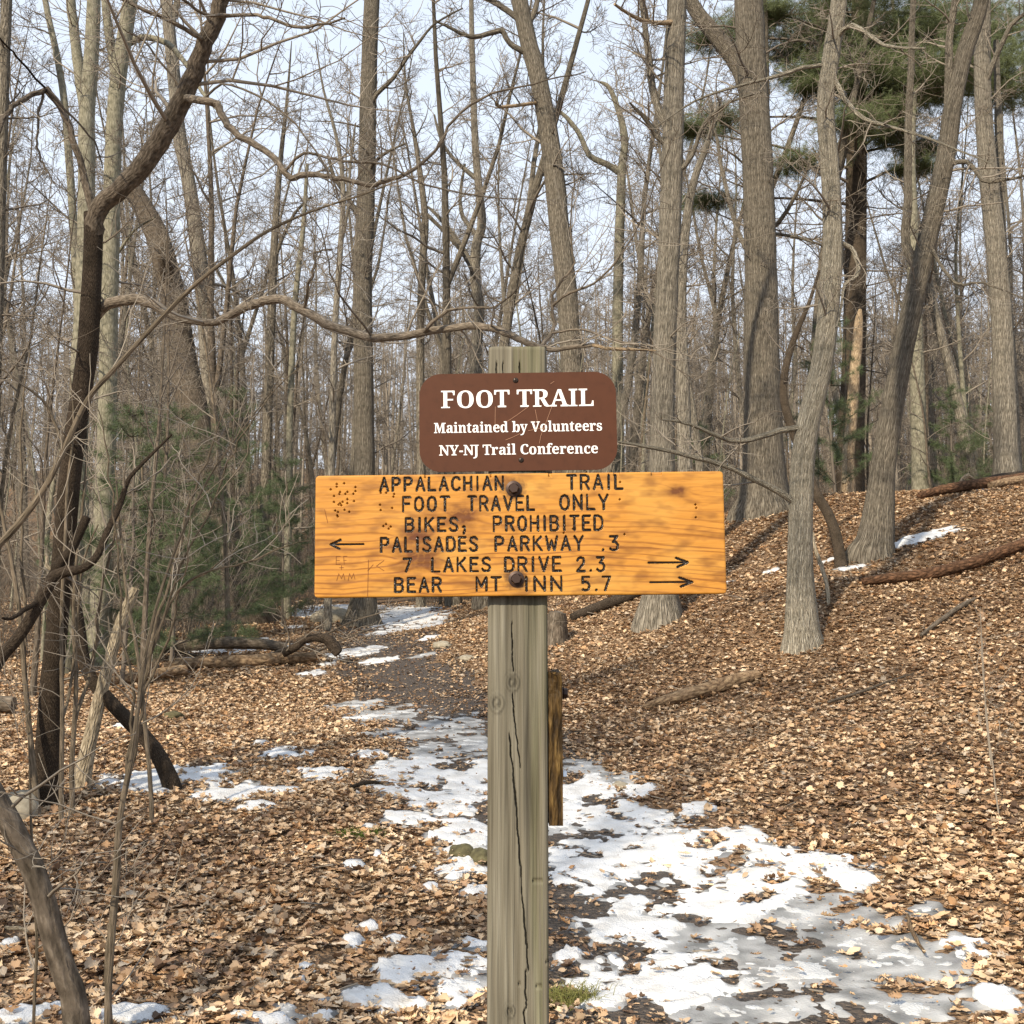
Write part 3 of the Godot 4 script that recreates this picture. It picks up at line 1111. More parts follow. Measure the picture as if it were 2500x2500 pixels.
func make_signpost() -> void:
	var foot := Vector3(.0085, height(.0085, -1.69), -1.69)
	var post := thing("trail_signpost", foot, "weathered grey post carrying a brown metal sign above a honey-coloured wooden board", "signpost")
	# --- the square post, its front face split by long checks
	var top := Vector3(0.006, 2.002, -1.649).y - foot.y
	var half := 0.0445
	var zf := 0.041
	var b := Buf.new()
	var checks := [[-0.0079, 1.6521, -0.0073, 1.6254, -0.0079, 1.6012, -0.0067, 1.5819], [-0.0085, 1.5483, -0.0067, 1.5232, -0.0019, 1.4886, 0.0023, 1.4578, 0.0047, 1.4413],
		[-0.0121, 1.4886, -0.0097, 1.4560, -0.0061, 1.4224, -0.0019, 1.3814, 0.0005, 1.3522, 0.0022, 1.3232, 0.0063, 1.2666, 0.0104, 1.2105, 0.0150, 1.1571, 0.0109, 1.1537, 0.0114, 1.1233, 0.0132, 1.1053, 0.0085, 1.0985, 0.0114, 1.0767, 0.0125, 1.0505, 0.0130, 1.0006],
		[-0.0317, 2.0473, -0.0317, 2.0338, -0.0310, 2.0082], [-0.0229, 2.0473, -0.0223, 2.0306, -0.0229, 2.0082], [0.0028, 2.0473, 0.0034, 2.0306, 0.0034, 2.0082], [0.0212, 1.2810, 0.0437, 1.2787], [0.0256, 1.1684, 0.0474, 1.1679], [0.0003, 1.1373, 0.0355, 1.1334]]
	var wide := [.0003, .0005, .0008, .0006, .0005, .0006, .0006, .0005, .0003]
	var cols := 120
	var rows := 700
	var grid := []
	for c: Array in checks:
		var p := PackedVector2Array()
		var q := 0
		while q < c.size():
			p.append(Vector2(c[q], c[q + 1]))
			q += 2
		grid.append(p)
	var cell := half * 2.0 / cols
	var low := -0.25
	var fine := (top - low) / rows
	var depth := PackedFloat32Array()
	depth.resize((cols + 1) * (rows + 1))
	for c in grid.size():
		var p: PackedVector2Array = grid[c]
		var h: float = wide[c]
		for j in rows + 1:
			var y := low + fine * j
			for s in p.size() - 1:
				var ya := maxf(p[s].y, p[s + 1].y)
				var yb := minf(p[s].y, p[s + 1].y)
				if y > ya + .003 or y < yb - .003:
					continue
				for i in cols + 1:
					var xy := Vector2(-half + cell * i, y)
					xy.x += nz.get_noise_2d(y * 160.0, c * 9.0) * 0.0016 + nz.get_noise_2d(y * 40.0, c * 5.0) * 0.0016
					var dd := xy.distance_to(Geometry2D.get_closest_point_to_segment(xy, p[s], p[s + 1]))
					if dd < h * (1.0 + 0.8 * nz.get_noise_2d(y * 60.0, 40.0 + c)) + cell * 0.3:
						depth[j * (cols + 1) + i] = maxf(depth[j * (cols + 1) + i], 0.006 if c < 3 else 0.004)
	var knots := [Vector3(-0.0073, 1.5639, 0.0110), Vector3(-0.0309, 1.5339, 0.0120), Vector3(-0.0114, 1.1002, 0.0080)]
	for j in rows + 1:
		var y := low + fine * j
		for i in cols + 1:
			var x := -half + cell * i
			var edge := half - absf(x)
			var z := zf - (0.006 - sqrt(maxf(0.0, 0.000036 - pow(maxf(0.0, 0.006 - edge), 2.0))))
			z += nz2.get_noise_2d(x * 160.0, y * 3.0) * 0.0011 + nz.get_noise_2d(x * 900.0, y * 8.0) * 0.0004
			for kn: Vector3 in knots:
				var r := Vector2(x - kn.x, (y - kn.y) * 0.75).length() / kn.z
				if r < 1.4:
					z += 0.0016 * cos(r * 8.0) * (1.0 - r / 1.4)
			z -= depth[j * (cols + 1) + i]
			if j == rows:
				z -= 0.002
			b.v.append(Vector3(x, y, z))
			b.t.append(Vector2(x / .1 + .5, y / .6))
			# weathered wood: pale and dark fibres, stains, knot rings
			var tone := 1.0 + 0.45 * nz2.get_noise_2d(x * 190.0, y * 2.2 + 7.0) + 0.3 * nz.get_noise_2d(x * 1700.0, y * 18.0) + 0.4 * nz2.get_noise_2d(x * 40.0 + 30.0, y * 6.0)
			for kn: Vector3 in knots:
				var r := Vector2(x - kn.x, (y - kn.y) * 0.75).length() / kn.z
				if r < 1.5:
					tone *= 1.0 - (0.3 + 0.25 * cos(r * 14.0)) * clampf(1.5 - r, 0.0, 1.0)
			var green := clampf(nz2.get_noise_2d(x * 30.0 - 12.0, y * 3.0) * 1.2, 0.0, 0.35)
			b.c.append(Color(tone, tone * (1.0 + green * 0.12), tone * (1.0 - green * 0.3)))
	for j in rows:
		for i in cols:
			var o := j * (cols + 1) + i
			b.i.append_array([o, o + cols + 1, o + 1, o + 1, o + cols + 1, o + cols + 2])
	b.n.resize(b.v.size())
	for j in rows + 1:
		for i in cols + 1:
			var w := cols + 1
			b.n[j * w + i] = (b.v[mini(i + 1, cols) + j * w] - b.v[maxi(i - 1, 0) + j * w]).cross(b.v[i + mini(j + 1, rows) * w] - b.v[i + maxi(j - 1, 0) * w]).normalized()
	# the other sides and the sawn top
	var zb := -zf - 0.004
	var ring := [Vector3(half, 0, zf - .006), Vector3(half, 0, zb), Vector3(-half, 0, zb), Vector3(-half, 0, zf - .006)]
	for s in 3:
		var o := b.v.size()
		var a: Vector3 = ring[s]
		var c: Vector3 = ring[s + 1]
		var n := Vector3(1, 0, 0) if s == 0 else (Vector3(0, 0, -1) if s == 1 else Vector3(-1, 0, 0))
		for q: Vector3 in [a + Vector3(0, low, 0), c + Vector3(0, low, 0), c + Vector3(0, top, 0), a + Vector3(0, top, 0)]:
			b.v.append(q)
			b.n.append(n)
			b.t.append(Vector2((q.x + q.z) / .1 + .5, q.y / .6))
			b.c.append(Color(.9, .9, .9))
		b.i.append_array([o, o + 1, o + 2, o, o + 2, o + 3])
	var o2 := b.v.size()
	for q: Vector3 in [Vector3(-half, top, zf - .002), Vector3(half, top, zf - .002), Vector3(half, top, zb), Vector3(-half, top, zb)]:
		b.v.append(q)
		b.n.append(Vector3.UP)
		b.t.append(Vector2(q.x / .1 + .5, q.z / .6))
		b.c.append(Color(.9, .9, .9))
	b.i.append_array([o2, o2 + 1, o2 + 2, o2, o2 + 2, o2 + 3])
	var streak := noise_image(41, 0.016, 512, 512, false, 5)
	var wm := bark(streak, [lin(.08, .071, .05), lin(.135, .122, .092), lin(.165, .152, .117), lin(.25, .235, .19)], 0.25, Vector3(1.0, 0.16, 1), 0.9)
	wm.detail_enabled = false
	wm.vertex_color_use_as_albedo = true
	part(post, "post", b, wm)

	# --- the routed wooden board
	var bc := Vector3(0.011, 1.711, -1.63) - foot
	var board := Node3D.new()
	var bm := StandardMaterial3D.new()
	bm.albedo_texture = wood_texture()
	bm.roughness = 0.45
	bm.metallic_specular = 0.35
	bm.clearcoat_enabled = true
	bm.clearcoat = 0.15
	bm.clearcoat_roughness = 0.22
	var g := Buf.new()
	var cw := 609
	var chh := 183
	var all := []
	for w in WORDS:
		all.append_array(strokes(w))
	var f := carve(all, 0.001, 0.004, -BW / 2, -BH / 2, cw, chh)
	var pits := []
	for q in [[-.262, .070, .02, .010, 12], [-.262, .042, .018, .014, 14], [-.196, .045, .012, .02, 7], [-.198, .012, .008, .006, 4], [.262, .03, .002, .012, 3], [.11, .04, .09, .05, 5]]:
		for z in q[4]:
			pits.append(Vector2(q[0] + rng.randf_range(-1, 1) * q[2], q[1] + rng.randf_range(-1, 1) * q[3]))
	for q: Vector2 in pits:
		var ci := int((q.x + BW / 2) / .001)
		var cj := int((q.y + BH / 2) / .001)
		for dj in range(-1, 2):
			for di in range(-1, 2):
				if ci + di >= 0 and ci + di < cw and cj + dj >= 0 and cj + dj < chh and absi(di) + absi(dj) < 2:
					f[(cj + dj) * cw + ci + di] = 0.0
	for j in chh:
		for i in cw:
			var x := -BW / 2 + i * 0.001
			var y := -BH / 2 + j * (BH / (chh - 1))
			var dx := BW / 2 - absf(x)
			var dy := BH / 2 - absf(y)
			var e := minf(dx, dy)
			var z := 0.0095 - maxf(0.0, 0.002 - e) * maxf(0.0, 0.002 - e) * 300.0
			z += nz2.get_noise_2d(x * 20.0, y * 260.0) * 0.0002
			# chipped upper edge
			if y > BH / 2 - 0.006:
				var chip := nz2.get_noise_2d(x * 60.0, 3.0)
				if (chip > 0.18 and x > .13) or chip > 0.42:
					z -= 0.003 + 0.002 * chip
			if f[j * cw + i] < 0.0014:
				z -= 0.0045
			if dx < 0.006 and dy < 0.006:
				var corner := Vector2(0.006 - dx, 0.006 - dy).length()
				if corner > 0.006:
					x -= signf(x) * (corner - 0.006) * 0.7
					y -= signf(y) * (corner - 0.006) * 0.7
			g.v.append(Vector3(x, y, z))
			g.t.append(Vector2(x / BW + .5, .5 - y / BH))
	for j in chh - 1:
		for i in cw - 1:
			var o := j * cw + i
			g.i.append_array([o, o + cw, o + 1, o + 1, o + cw, o + cw + 1])
	g.n.resize(g.v.size())
	for j in chh:
		for i in cw:
			g.n[j * cw + i] = (g.v[mini(i + 1, cw - 1) + j * cw] - g.v[maxi(i - 1, 0) + j * cw]).cross(g.v[i + mini(j + 1, chh - 1) * cw] - g.v[i + maxi(j - 1, 0) * cw]).normalized()
	# edges and back
	var rim := []
	for i in cw:
		rim.append(i)
	for j in range(1, chh):
		rim.append(j * cw + cw - 1)
	for i in range(cw - 2, -1, -1):
		rim.append((chh - 1) * cw + i)
	for j in range(chh - 2, 0, -1):
		rim.append(j * cw)
	var r0 := g.v.size()
	for q: int in rim:
		var v := g.v[q]
		var out := Vector3(signf(v.x) if absf(v.x) > BW / 2 - .003 else 0.0, signf(v.y) if absf(v.y) > BH / 2 - .003 else 0.0, 0.0).normalized()
		g.v.append(v)
		g.n.append(out)
		g.t.append(g.t[q])
		g.v.append(Vector3(v.x, v.y, -0.0095))
		g.n.append(out)
		g.t.append(g.t[q] + Vector2(0.02 * out.x, -0.05 * out.y))
	for q in rim.size():
		var a := r0 + q * 2
		var c := r0 + ((q + 1) % rim.size()) * 2
		g.i.append_array([a, a + 1, c, a + 1, c + 1, c])
	var bk := g.v.size()
	for q: Vector2 in [Vector2(-1, -1), Vector2(1, -1), Vector2(1, 1), Vector2(-1, 1)]:
		g.v.append(Vector3(q.x * (BW / 2 - .002), q.y * (BH / 2 - .002), -0.0095))
		g.n.append(Vector3(0, 0, -1))
		g.t.append(q * .5 + Vector2(.5, .5))
	g.i.append_array([bk, bk + 1, bk + 2, bk, bk + 2, bk + 3])
	board.free()
	var bo := part(post, "wooden_board", g, bm)
	tag(bo, "honey-coloured board with dark routed lettering and arrows")
	bo.position = bc + Vector3(0, 0, -0.0095)
	bo.rotation = Vector3(deg_to_rad(0.4), deg_to_rad(-1.0), deg_to_rad(0.52))
	for w in WORDS:
		var ls := strokes(w)
		var x0: float = w[1] - .003
		var y0: float = w[3] - .006
		var c := 0.0005
		var ww := int((w[2] - w[1] + .006) / c) + 2
		var hh := int((w[4] - w[3] + .009) / c) + 2
		var fw := carve(ls, c, 0.0028, x0, y0, ww, hh)
		var lb := Buf.new()
		var ids := PackedInt32Array()
		ids.resize(ww * hh)
		ids.fill(-1)
		for j in hh:
			for i in ww:
				var dd := fw[j * ww + i]
				if dd < 0.0024:
					ids[j * ww + i] = lb.v.size()
					var ragged := dd * (1.0 + 0.16 * nz.get_noise_2d((x0 + i * c) * 900.0, (y0 + j * c) * 900.0))
					lb.v.append(Vector3(x0 + i * c, y0 + j * c, 0.0095 - 0.0026 + 0.0028 * pow(minf(ragged / 0.00175, 1.4), 2.0) - (0.004 if ragged > 0.0018 else 0.0) + 0.0006 * nz.get_noise_2d((x0 + i * c) * 700.0, (y0 + j * c) * 700.0)))
		for j in hh - 1:
			for i in ww - 1:
				var p := ids[j * ww + i]
				var q := ids[j * ww + i + 1]
				var r := ids[(j + 1) * ww + i]
				var s := ids[(j + 1) * ww + i + 1]
				if p >= 0 and q >= 0 and r >= 0 and s >= 0:
					lb.i.append_array([p, r, q, q, r, s])
		lb.n.resize(lb.v.size())
		var z := 0
		while z < lb.i.size():
			var a := lb.v[lb.i[z]]
			var nn := (lb.v[lb.i[z + 2]] - a).cross(lb.v[lb.i[z + 1]] - a)
			nn = nn if nn.z > 0 else -nn
			for e in 3:
				lb.n[lb.i[z + e]] += nn
			z += 3
		for q in lb.n.size():
			lb.n[q] = lb.n[q].normalized() if lb.n[q].length() > 0 else Vector3(0, 0, 1)
		part(bo, "arrow" if w[0] in "<>" else "lettering", lb, M.paint_black)
	bolt(bo, Vector3(-.0075, .0680, .0096), .0118, .0078, M.rust)
	bolt(bo, Vector3(-.0050, -.0665, .0096), .0118, .0078, M.rust)
	# scratched initials and a long vertical scratch
	for line in [[-.272, -.030, -.272, -.042, -.266, -.042], [-.272, -.030, -.266, -.030], [-.272, -.036, -.267, -.036], [-.260, -.042, -.261, -.030, -.256, -.030], [-.261, -.036, -.257, -.036], [-.267, -.047, -.261, -.047], [-.264, -.044, -.264, -.050],
			[-.271, -.066, -.268, -.056, -.264, -.063, -.261, -.056, -.259, -.065], [-.254, -.066, -.252, -.056, -.249, -.063, -.246, -.056, -.244, -.064],
			[-.224, -.036, -.225, -.090], [-.225, -.052, -.217, -.043], [-.201, -.037, -.212, -.045, -.201, -.052], [-.290, .040, -.285, .020]]:
		var p := PackedVector2Array()
		var q := 0
		while q < line.size():
			p.append(Vector2(line[q], line[q + 1]))
			q += 2
		var sc := Buf.new()
		flat_strokes(sc, p, 0.00038, 0.00985)
		part(bo, "scratched_mark", sc, M.pencil)

	# --- the brown metal sign
	var mc := Vector3(0.009, 1.884, -1.647) - foot
	var sw := 0.1495
	var sh := 0.0755
	var sr := 0.033
	var pb := Buf.new()
	var out2 := PackedVector2Array()
	for q in 4:
		var cx := (sw - sr) * (1 if q in [0, 3] else -1)
		var cy := (sh - sr) * (1 if q < 2 else -1)
		for s in 13:
			var a := PI / 2 * q + PI / 2 * s / 12
			out2.append(Vector2(cx + cos(a) * sr, cy + sin(a) * sr))
	pb.v.append(Vector3(0, 0, .001))
	pb.n.append(Vector3(0, 0, 1))
	pb.v.append(Vector3(0, 0, -.001))
	pb.n.append(Vector3(0, 0, -1))
	for q in out2.size():
		var e := out2[q]
		for a in 4:
			pb.v.append(Vector3(e.x, e.y, .001 if a < 2 else -.001))
			pb.n.append(Vector3(0, 0, 1) if a == 0 else (Vector3(0, 0, -1) if a == 3 else Vector3(e.x, e.y, 0).normalized()))
	for q in out2.size():
		var a := 2 + q * 4
		var c := 2 + ((q + 1) % out2.size()) * 4
		pb.i.append_array([0, c, a, 1, a + 3, c + 3, a + 1, c + 1, a + 2, c + 1, c + 2, a + 2])
	var pm := plain(lin(.072, .025, .0115), 0.55, 0.3)
	pm.albedo_texture = tinted(noise_image(51, 0.02, 512, 512, false, 5), [lin(.8, .8, .8), lin(.95, .95, .95), lin(1, 1, 1), lin(1, 1.0, 1.0)])
	pm.uv1_triplanar = true
	pm.uv1_scale = Vector3.ONE * 5.0
	var ms := part(post, "metal_sign", pb, pm)
	tag(ms, "brown rounded metal plate with white serif lettering")
	ms.position = mc
	ms.rotation = Vector3(0, deg_to_rad(-0.6), deg_to_rad(0.75))
	var sx := func(c: float) -> float: return (c - 912.0) / 3.45 / 1637.0
	text_part(ms, "FOOT TRAIL", sx.call(255), sx.call(1562), (721 - 594) / 3.45 / 1637.0, .0268, .0013, M.paint_white)
	text_part(ms, "Maintained by Volunteers", sx.call(193), sx.call(1630), (721 - 811) / 3.45 / 1637.0, .0156, .0013, M.paint_white)
	text_part(ms, "NY-NJ Trail Conference", sx.call(236), sx.call(1590), (721 - 1006) / 3.45 / 1637.0, .0156, .0013, M.paint_white)
	screw(ms, Vector3(sx.call(897), (721 - 360) / 3.45 / 1637.0, .001), .0042)
	screw(ms, Vector3(sx.call(935), (721 - 1055) / 3.45 / 1637.0, .001), .0040)
	for l in [[720, 590, 716, 740], [1005, 592, 900, 668, 815, 722], [1062, 622, 1078, 715], [1206, 592, 1150, 740, 1105, 850, 1093, 912], [805, 880, 862, 858, 930, 826], [1000, 802, 1090, 786, 1160, 782], [1196, 396, 1226, 376]]:
		var p := PackedVector2Array()
		var q := 0
		while q < l.size():
			p.append(Vector2(sx.call(l[q]), (721 - l[q + 1]) / 3.45 / 1637.0))
			q += 2
		var cut := Buf.new()
		flat_strokes(cut, p, 0.00028, .0018)
		part(ms, "scratch", cut, M.scratch)

	# --- the old board bolted flat to the side of the post
	var side := Buf.new()
	var y1 := Vector3(0.062, 1.51, -1.69).y - foot.y
	var y2 := Vector3(0.061, 1.286, -1.69).y - foot.y
	var n1 := 40
	for j in n1 + 1:
		var y := lerpf(y2, y1, float(j) / n1)
		var rot := clampf((y - y1 + .12) / .12, 0.0, 1.0)
		for q in 9:
			var a := float(q) / 8.0
			# around the board: front edge, outer face, back edge
			var px := half + .001
			var pz := .038
			if q <= 3:
				px += .0205 * q / 3.0
			elif q <= 5:
				px += .0205
				pz -= .145 * (q - 3) / 2.0
			else:
				px += .0205 * (8 - q) / 3.0
				pz -= .145
			var rough := nz2.get_noise_3d(px * 90.0, y * 60.0, pz * 90.0) * .007 * rot
			side.v.append(Vector3(px - maxf(0.0, rough) * (1.0 if q > 1 else 0.0), y - rot * absf(rough) * (2.0 if j == n1 else 0.0), pz + rough * (1.0 if q < 4 else 0.0)))
			side.t.append(Vector2(a, y * 3.0))
	for j in n1:
		for q in 8:
			var o := j * 9 + q
			side.i.append_array([o, o + 9, o + 1, o + 1, o + 9, o + 10])
	for e in 2:
		var o := e * n1 * 9
		for q in range(1, 8):
			side.i.append_array([o, o + q, o + q + 1])
	var st := SurfaceTool.new()
	st.begin(Mesh.PRIMITIVE_TRIANGLES)
	for q in side.i:
		st.set_uv(side.t[q])
		st.set_smooth_group(-1)
		st.add_vertex(side.v[q])
	st.generate_normals()
	var so := MeshInstance3D.new()
	so.name = "side_board"
	so.mesh = st.commit()
	var sm := bark(noise_image(61, 0.02, 256, 256, false, 4), [lin(.012, .008, .005), lin(.035, .022, .01), lin(.09, .055, .02), lin(.24, .16, .06)], 0.6, Vector3(1, 1, 1), 0.6)
	so.material_override = sm
	post.add_child(so, true)
	tag(so, "narrow rotting brown board seen edge-on")
	var y3 := Vector3(0.077, 1.476, -1.69).y - foot.y
	var y4 := Vector3(0.077, 1.351, -1.69).y - foot.y
	for q in 2:
		var holder := Node3D.new()
		holder.name = "bolt"
		so.add_child(holder, true)
		holder.position = Vector3(half + .0218, y3 if q == 0 else y4, 0.012 if q == 0 else -.03)
		holder.rotation.y = PI / 2
		bolt(holder, Vector3.ZERO, .0085, .0078, M.rust if q == 0 else M.steel, "head")


# ---------------------------------------------------------------- trees that stand close
func tree_thing(called: String, label: String, group: String, pts: Array, rad: Array, mat: Material, sides := 14, rough := 0.06, jit := 0.0) -> Dictionary:
	var base: Vector3 = pts[0]
	var o := thing(called, base, label, "tree", group)
	var local := shifted(pts, base)
	local.push_front(local[0] - Vector3(0, 0.3, 0))
	rad = rad.duplicate()
	rad.push_front(rad[0] * 1.15)
	var s := smooth(local, rad, 8 if sides > 20 else 5, jit)
	# the root flare
	var r: PackedFloat32Array = s[1]
	var p: PackedVector3Array = s[0]
	var b := Buf.new()
	tube(b, p, r, sides, rough)
	part(o, "trunk", b, mat)
	return {"node": o, "base": base, "pts": p, "rad": r, "lines": [p]}


func limb(t: Dictionary, pts: Array, rad: Array, mat: Material, called := "limb", n := 4, sides := 8, jit := 0.009) -> Array:
	var local := shifted(pts, t.base)
	# a limb grows out of the nearest stem of its tree
	var best := 0.6
	var root: Vector3 = local[0]
	for line: PackedVector3Array in t.lines:
		for k in line.size() - 1:
			var c := Geometry3D.get_closest_point_to_segment(local[0], line[k], line[k + 1])
			if c.distance_to(local[0]) < best:
				best = c.distance_to(local[0])
				root = c
	local[0] = root
	var s := smooth(local, rad, n, jit)
	t.lines.append(s[0])
	var b := Buf.new()
	tube(b, s[0], s[1], sides, 0.12, true, 0.15)
	part(t.node, called, b, mat)
	return s


func make_front_trees() -> void:
	# the dark leaning tree beside the trail, its long limb reaching across behind the signs
	var t := tree_thing("leaning_tree", "dark-barked leaning tree whose crooked limb reaches sideways behind the brown sign", "", [Vector3(-3.469, 0.306, -8.418), Vector3(-3.457, 0.584, -8.391), Vector3(-3.431, 1.16, -8.32), Vector3(-3.388, 1.614, -8.264), Vector3(-3.351, 2.067, -8.208), Vector3(-3.313, 2.521, -8.152), Vector3(-3.257, 3.034, -8.089), Vector3(-3.196, 3.427, -8.04), Vector3(-3.153, 3.729, -8.002), Vector3(-3.128, 4.121, -7.954), Vector3(-3.109, 4.483, -7.909), Vector3(-3.108, 4.724, -7.879)], [0.1436, 0.1027, 0.0833, 0.0782, 0.0776, 0.0786, 0.0765, 0.0746, 0.0727, 0.0708, 0.0689, 0.0687], M.bark_dark, 14, 0.08)
	var tw := Buf.new()
	var dark := Buf.new()
	var l := limb(t, [Vector3(-3.115, 4.574, -7.9), Vector3(-3.061, 4.737, -7.85), Vector3(-2.861, 4.888, -7.78), Vector3(-2.696, 5.019, -7.721), Vector3(-2.529, 5.232, -7.641), Vector3(-2.397, 5.417, -7.573), Vector3(-2.296, 5.587, -7.513), Vector3(-2.212, 5.77, -7.45), Vector3(-2.096, 5.976, -7.377), Vector3(-1.994, 6.23, -7.289), Vector3(-1.796, 6.676, -7.129), Vector3(-1.536, 7.294, -6.9)], [0.0733, 0.0713, 0.0721, 0.0759, 0.0765, 0.073, 0.0697, 0.0663, 0.0602, 0.0514, 0.037, 0.0179], M.bark_limb)
	sprout(tw, l[0], .05, .01, 2, [4, 5, 10], 2.0, 0.35, 1.0, .0035)
	l = limb(t, [Vector3(-3.115, 4.701, -7.9), Vector3(-3.198, 4.987, -7.9), Vector3(-3.254, 5.195, -7.9), Vector3(-3.342, 5.437, -7.9), Vector3(-3.443, 5.616, -7.9), Vector3(-3.519, 5.711, -7.9)], [0.0322, 0.0278, 0.0249, 0.0234, 0.0249, 0.0264], M.bark_limb)
	l = limb(t, [Vector3(-3.512, 5.704, -7.9), Vector3(-3.599, 5.596, -7.798), Vector3(-3.666, 5.456, -7.694), Vector3(-3.685, 5.309, -7.608), Vector3(-3.686, 5.097, -7.489), Vector3(-3.708, 4.785, -7.3)], [0.022, 0.0202, 0.0185, 0.0169, 0.0139, 0.0095], M.bark_limb)
	sprout(tw, l[0], .015, .004, 1, [4, 6], 0.9, 0.3, 0.9, .003)
	l = limb(t, [Vector3(-3.561, 5.684, -7.9), Vector3(-3.565, 5.47, -7.9), Vector3(-3.562, 5.276, -7.9), Vector3(-3.538, 5.163, -7.9), Vector3(-3.507, 5.109, -7.9), Vector3(-3.468, 5.051, -7.9)], [0.0103, 0.0103, 0.0088, 0.0088, 0.0073, 0.0044], M.bark_branch)
	l = limb(t, [Vector3(-3.525, 5.717, -7.9), Vector3(-3.525, 5.7, -7.548), Vector3(-3.512, 5.678, -7.261), Vector3(-3.485, 5.635, -6.905), Vector3(-3.444, 5.559, -6.5)], [0.0088, 0.0084, 0.0067, 0.0051, 0.0036], M.bark_dark)
	l = limb(t, [Vector3(-3.519, 5.717, -7.9), Vector3(-3.285, 5.443, -7.719), Vector3(-3.057, 5.201, -7.546), Vector3(-2.911, 5.001, -7.413), Vector3(-2.832, 4.815, -7.3)], [0.0103, 0.0086, 0.007, 0.0055, 0.0041], M.bark_dark)
	sprout(dark, l[0], .006, .002, 1, [3, 5], 0.5, 0.2, 0.9, .0025)
	# the long crooked limb
	l = limb(t, [Vector3(-3.273, 3.75, -8.2), Vector3(-3.216, 3.891, -8.133), Vector3(-3.127, 4, -8.073), Vector3(-3.008, 4.072, -8.016), Vector3(-2.791, 4.08, -7.934), Vector3(-2.643, 4.028, -7.877), Vector3(-2.507, 3.939, -7.82), Vector3(-2.369, 3.876, -7.764), Vector3(-2.136, 3.828, -7.672), Vector3(-2.005, 3.856, -7.616), Vector3(-1.876, 3.903, -7.557), Vector3(-1.733, 3.928, -7.495), Vector3(-1.586, 3.917, -7.433), Vector3(-1.418, 3.812, -7.355), Vector3(-1.248, 3.701, -7.273), Vector3(-1.039, 3.602, -7.177), Vector3(-0.879, 3.55, -7.103), Vector3(-0.667, 3.545, -7.005), Vector3(-0.447, 3.555, -6.899), Vector3(-0.207, 3.537, -6.781), Vector3(-0.038, 3.472, -6.694), Vector3(0.101, 3.382, -6.615), Vector3(0.236, 3.323, -6.54), Vector3(0.369, 3.318, -6.468), Vector3(0.492, 3.312, -6.4)], [0.0365, 0.0377, 0.0389, 0.0416, 0.0427, 0.038, 0.0334, 0.0302, 0.027, 0.0297, 0.0308, 0.032, 0.0331, 0.0314, 0.0297, 0.0293, 0.0277, 0.026, 0.0256, 0.0239, 0.0223, 0.0196, 0.017, 0.0144, 0.0107], M.bark_branch, "long_limb", 4, 10)
	sprout(tw, l[0], .026, .01, 2, [3, 5, 11], 0.9, 0.3, 1.0, .0028)
	limb(t, [Vector3(0.475, 3.292, -6.4), Vector3(0.579, 3.274, -6.343), Vector3(0.692, 3.252, -6.279), Vector3(0.83, 3.223, -6.2)], [0.0119, 0.0106, 0.0093, 0.0034], M.bark_pale, "dead_tip", 3, 6)
	for q in [[[Vector3(-0.61, 3.52, -6.9), Vector3(-0.523, 3.563, -6.854), Vector3(-0.428, 3.627, -6.799), Vector3(-0.335, 3.648, -6.755), Vector3(-0.218, 3.637, -6.701), Vector3(-0.102, 3.625, -6.647), Vector3(0, 3.68, -6.589), Vector3(0.125, 3.792, -6.5)], [0.0141, 0.0127, 0.0113, 0.01, 0.0087, 0.0074, 0.0061, 0.0036]], [[Vector3(0.26, 3.369, -6.7), Vector3(0.259, 3.494, -6.663), Vector3(0.241, 3.59, -6.635), Vector3(0.253, 3.685, -6.606), Vector3(0.315, 3.778, -6.573), Vector3(0.377, 3.871, -6.54), Vector3(0.362, 4.058, -6.484), Vector3(0.372, 4.334, -6.399), Vector3(0.332, 4.65, -6.3)], [0.0137, 0.0124, 0.0111, 0.0098, 0.0085, 0.0073, 0.006, 0.0047, 0.0023]], [[Vector3(0.252, 3.618, -6.6), Vector3(0.35, 3.678, -6.543), Vector3(0.496, 3.713, -6.47), Vector3(0.613, 3.817, -6.388), Vector3(0.715, 3.948, -6.299), Vector3(0.833, 4.198, -6.144), Vector3(0.911, 4.429, -6)], [0.0098, 0.0085, 0.0072, 0.0059, 0.0047, 0.0034, 0.0022]], [[Vector3(-1.473, 3.863, -7.2), Vector3(-1.353, 3.942, -7.139), Vector3(-1.311, 4.038, -7.09), Vector3(-1.315, 4.11, -7.056), Vector3(-1.242, 4.121, -7.025), Vector3(-1.179, 4.118, -7)], [0.0107, 0.0106, 0.0092, 0.0079, 0.0065, 0.0052]], [[Vector3(0.239, 3.476, -6.6), Vector3(0.422, 3.44, -6.522), Vector3(0.612, 3.352, -6.435), Vector3(0.797, 3.279, -6.35), Vector3(0.929, 3.161, -6.275), Vector3(1.057, 3.045, -6.2)], [0.0086, 0.0073, 0.006, 0.0047, 0.0035, 0.0023]], [[Vector3(-1.052, 3.563, -6.9), Vector3(-1.095, 3.754, -6.818), Vector3(-1.163, 3.94, -6.733), Vector3(-1.204, 4.123, -6.652), Vector3(-1.386, 4.404, -6.5)], [0.0077, 0.0063, 0.005, 0.0037, 0.0024]]]:
		l = limb(t, q[0], q[1], M.bark_branch, "limb", 3, 6)
		sprout(tw, l[0], .01, .003, 1, [5, 8], 0.75, 0.15, 0.9, .0025)
